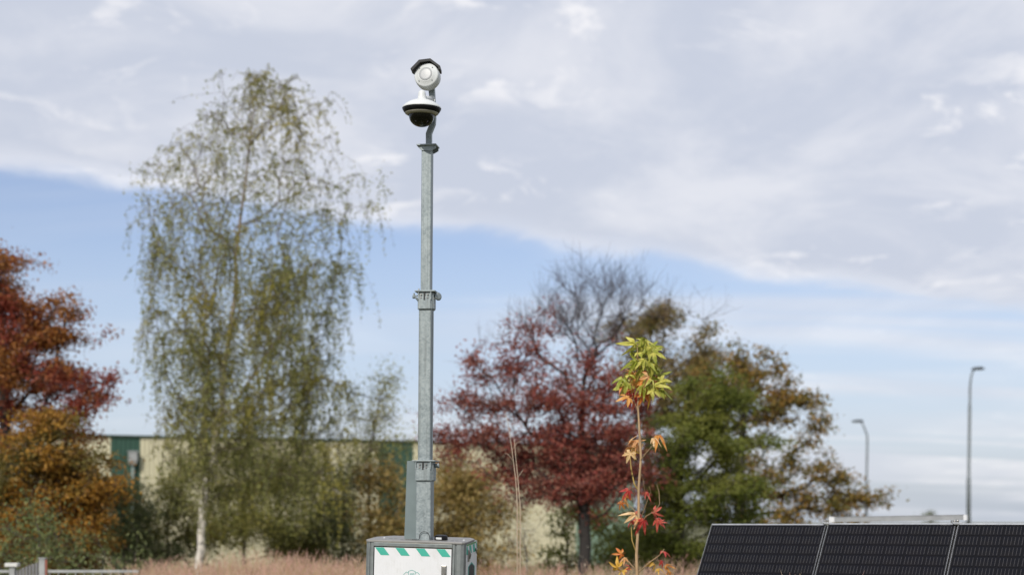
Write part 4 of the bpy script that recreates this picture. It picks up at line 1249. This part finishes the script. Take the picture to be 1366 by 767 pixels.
SG = {'l': sgmat('lime_leaf', (.27, .30, .035), (.58, .54, .12)), 'o': sgmat('orange_leaf', (.60, .17, .035), (.68, .33, .08)), 'p': sgmat('peach_leaf', (.66, .33, .13), (.72, .50, .25)),
      'r': sgmat('red_leaf', (.45, .05, .045), (.60, .14, .09)), 'y': sgmat('yellow_leaf', (.62, .36, .05), (.66, .48, .10))}
LM = {}
for ck, mm in SG.items():
    for v_ in range(3):
        vs, fs = star_leaf((.45, .85, 1.2)[v_], v_ * 7 + 3)
        me = bpy.data.meshes.new('leaf'); me.from_pydata(vs, [], fs); me.materials.append(mm); me.update(); LM[(ck, v_)] = me
leafspec = []
for (px, py, k_) in [(847, 458, 'l'), (858, 455, 'l'), (866, 462, 'l'), (842, 470, 'l'), (852, 470, 'l'), (862, 474, 'l'), (872, 470, 'l'), (848, 482, 'l'), (858, 486, 'l'), (870, 484, 'l'), (876, 490, 'l'),
                     (854, 486, 'y'), (853, 497, 'o'), (838, 500, 'l'), (830, 505, 'l'), (836, 512, 'l'), (846, 508, 'l'), (866, 500, 'l'), (878, 504, 'l'), (882, 512, 'l'), (873, 515, 'l'), (862, 512, 'l'), (850, 512, 'l'),
                     (832, 516, 'l'), (880, 520, 'l'), (846, 520, 'o'), (856, 520, 'o'), (866, 522, 'y'), (842, 526, 'r'), (850, 528, 'r'), (860, 526, 'o'), (838, 530, 'o'), (870, 524, 'l'), (863, 466, 'l'), (855, 462, 'l')]:
    leafspec.append((px, py, k_, rng.uniform(.085, .125)))
for _ in range(26):
    a_ = rng.uniform(0, 6.28); q_ = rng.uniform(.1, 1) ** .6
    lower = rng.random() < .45
    leafspec.append(((857 + math.cos(a_) * 26 * q_, 508 + math.sin(a_) * 14 * q_, 'l' if rng.random() < .45 else 'oyp'[int(rng.integers(0, 3))], rng.uniform(.07, .11)) if lower else (858 + math.cos(a_) * 18 * q_, 472 + math.sin(a_) * 22 * q_, 'l', rng.uniform(.07, .11))))
for (px, py, k_, s_) in [(840, 592, 'p', .10), (848, 590, 'p', .10), (836, 600, 'p', .10), (846, 600, 'y', .09), (853, 597, 'p', .10), (841, 604, 'p', .09), (878, 581, 'o', .10), (872, 584, 'p', .07),
                         (834, 660, 'o', .09), (838, 654, 'r', .08), (829, 670, 'o', .06), (861, 656, 'r', .07), (847, 686, 'p', .11), (853, 684, 'r', .11), (858, 694, 'r', .10), (844, 694, 'r', .09), (851, 692, 'p', .09),
                         (873, 682, 'r', .09), (877, 692, 'r', .08), (880, 696, 'r', .05), (829, 738, 'o', .08), (834, 744, 'p', .06), (824, 756, 'y', .09), (831, 760, 'y', .07), (836, 758, 'o', .06),
                         (885, 735, 'r', .08), (872, 752, 'y', .08), (878, 758, 'y', .06), (888, 754, 'o', .06), (882, 748, 'r', .05), (840, 756, 'r', .05), (893, 762, 'o', .06)]:
    leafspec.append((px, py, k_, s_))
for (px, py, k_, s_) in leafspec:
    lo = bpy.data.objects.new('leaf', LM[(k_, int(rng.integers(0, 3)))]); col.objects.link(lo); lo.parent = sap
    lo.location = sp3(px, py, rng.uniform(-.12, .12))
    outx = (px - 852) / 30
    # leaf axis (+X of the mesh) points outward and down; face normal roughly toward the viewer
    ax_ = Vector((outx + rng.normal() * .7, -.4 + rng.normal() * .5, -.25 + rng.normal() * .65)).normalized()
    nn = Vector((rng.normal() * .8, -.8 + rng.normal() * .5, .8 + rng.normal() * .6))
    yy = nn.cross(ax_).normalized(); nn = ax_.cross(yy).normalized()
    lo.rotation_euler = Matrix((ax_, yy, nn)).transposed().to_euler()
    lo.scale = (s_, s_ * rng.uniform(.8, 1), s_); lo.scale = lo.scale * .77

# bare pale saplings / canes left of the maple
r_ = empty('bare_cane_plant', Vector((P(684, 0, 14).x, 14, 0)), 'two thin pale bare canes standing in front of the red maple leaves', 'plant')
o0 = r_.location
for pth in ([(690, 0), (690, 672), (688, 640), (683, 600), (677, 560), (674, 552)], [(694, 0), (694, 675), (691, 640), (688, 610), (686, 585)]):
    mb = MB(); pts = [Vector((P(pth[0][0], 0, 14).x - o0.x, 0, 0))] + [P(a, b, 14) - o0 for a, b in pth[1:]]
    mb.tube(pts, [.006] + [.0055 * (1 - .14 * i) for i in range(1, len(pts))], 6); mb.build('cane', mat('pale_cane', (.50, .38, .28), .7) if 'pale_cane' not in MATS else MATS['pale_cane'], r_)
mb = MB()
for q_ in ([(683, 600), (690, 590), (696, 588)], [(688, 640), (694, 632), (698, 626)], [(685, 615), (678, 606), (674, 604)]):
    mb.tube([P(a, b, 14) - o0 for a, b in q_], [.003, .0025, .002], 4)
mb.build('side_shoot', MATS['pale_cane'], r_)

# ================================================================== ORNAMENTAL GRASS
def grass(name, label_m, n, xr, yr, zr, seed, keep=None):
    rg = np.random.default_rng(seed)
    V = []; Fc = []; MI = []
    b = 0
    px = rg.uniform(xr[0], xr[1], n); yy = rg.uniform(yr[0], yr[1], n)
    for i in range(n):
        y = yy[i]; x = (px[i] - 683) * y / F
        if keep and not keep(px[i], y): continue
        hgt = rg.uniform(*zr) * (1 + .07 * math.sin(x * 2.1 + y * .7) + .09 * math.sin(x * 6.3 + y * 2.9))
        lean = rg.normal(size=2) * .20 * hgt + np.array([.08, 0]); w_ = rg.uniform(.0022, .0042)
        a = rg.uniform(0, math.pi); sx_, sy_ = math.cos(a) * w_, math.sin(a) * w_
        k_ = 4
        for j in range(k_ + 1):
            u = j / k_
            cx_, cy_, cz_ = x + lean[0] * u * u, y + lean[1] * u * u, hgt * (u - .06 * u * u)
            t = 1 - .7 * u
            V += [(cx_ - sx_ * t, cy_ - sy_ * t, cz_), (cx_ + sx_ * t, cy_ + sy_ * t, cz_)]
            if j: Fc.append((b + 2 * j - 2, b + 2 * j - 1, b + 2 * j + 1, b + 2 * j)); MI.append(0)
        b += 2 * (k_ + 1)
        if rg.random() < .8:
            # feathery plume: short hairs round the tip
            for h_ in range(11):
                u = rg.uniform(.70, 1.0)
                c0 = np.array([x + lean[0] * u * u, y + lean[1] * u * u, hgt * (u - .06 * u * u)])
                dv_ = rg.normal(size=3) * .5 + np.array([lean[0] / hgt, lean[1] / hgt, 1.0]); dv_ /= np.linalg.norm(dv_)
                L = rg.uniform(.04, .10); s_ = np.cross(dv_, rg.normal(size=3)); s_ = s_ / np.linalg.norm(s_) * .0022
                e = c0 + dv_ * L
                V += [tuple(c0 - s_), tuple(c0 + s_), tuple(e)]; Fc.append((b, b + 1, b + 2)); MI.append(1); b += 3
    me = bpy.data.meshes.new(name); me.from_pydata(V, [], Fc)
    for m_ in label_m: me.materials.append(m_)
    me.polygons.foreach_set('material_index', MI); me.update()
    o = bpy.data.objects.new(name, me); col.objects.link(o); return o
G1 = leafmat('dry_grass_blades', [(.28, .24, .08), (.52, .40, .18), (.42, .27, .15), (.62, .50, .28)], [((.20, .22, .06), 1.1, .48, .62, .8)], .3)
G2 = leafmat('pink_grass_plumes', [(.58, .33, .27), (.70, .43, .36), (.66, .50, .38), (.52, .26, .24)], [((.56, .50, .32), .9, .52, .64, .5), ((.62, .30, .28), .5, .5, .62, .5)], .4)
tag(grass('ornamental_grass', [G1, G2], 6500, (178, 500), (17.0, 24), (.78, 1.13), 3), 'feathery pink and straw coloured ornamental grass under the birch, left of the cabinet', 'grass', kind='stuff')
tag(grass('ornamental_grass', [G1, G2], 2600, (630, 930), (17.0, 24), (.72, 1.04), 4), 'pinkish dry grass between the cabinet and the solar panels', 'grass', kind='stuff')
tag(grass('ornamental_grass', [G1, G2], 800, (880, 1075), (10.9, 11.9), (1.04, 1.19), 5), 'thin reddish grass tips in front of the leftmost solar panel', 'grass', kind='stuff')
tag(grass('meadow_grass', [leafmat('green_meadow_blades', [(.06, .08, .02), (.11, .13, .035), (.16, .14, .06)], (), .3), G1], 9000, (-60, 1430), (16, 48), (.2, .45), 6), 'short rough green meadow grass covering the ground behind the cabinet', 'grass', kind='stuff')
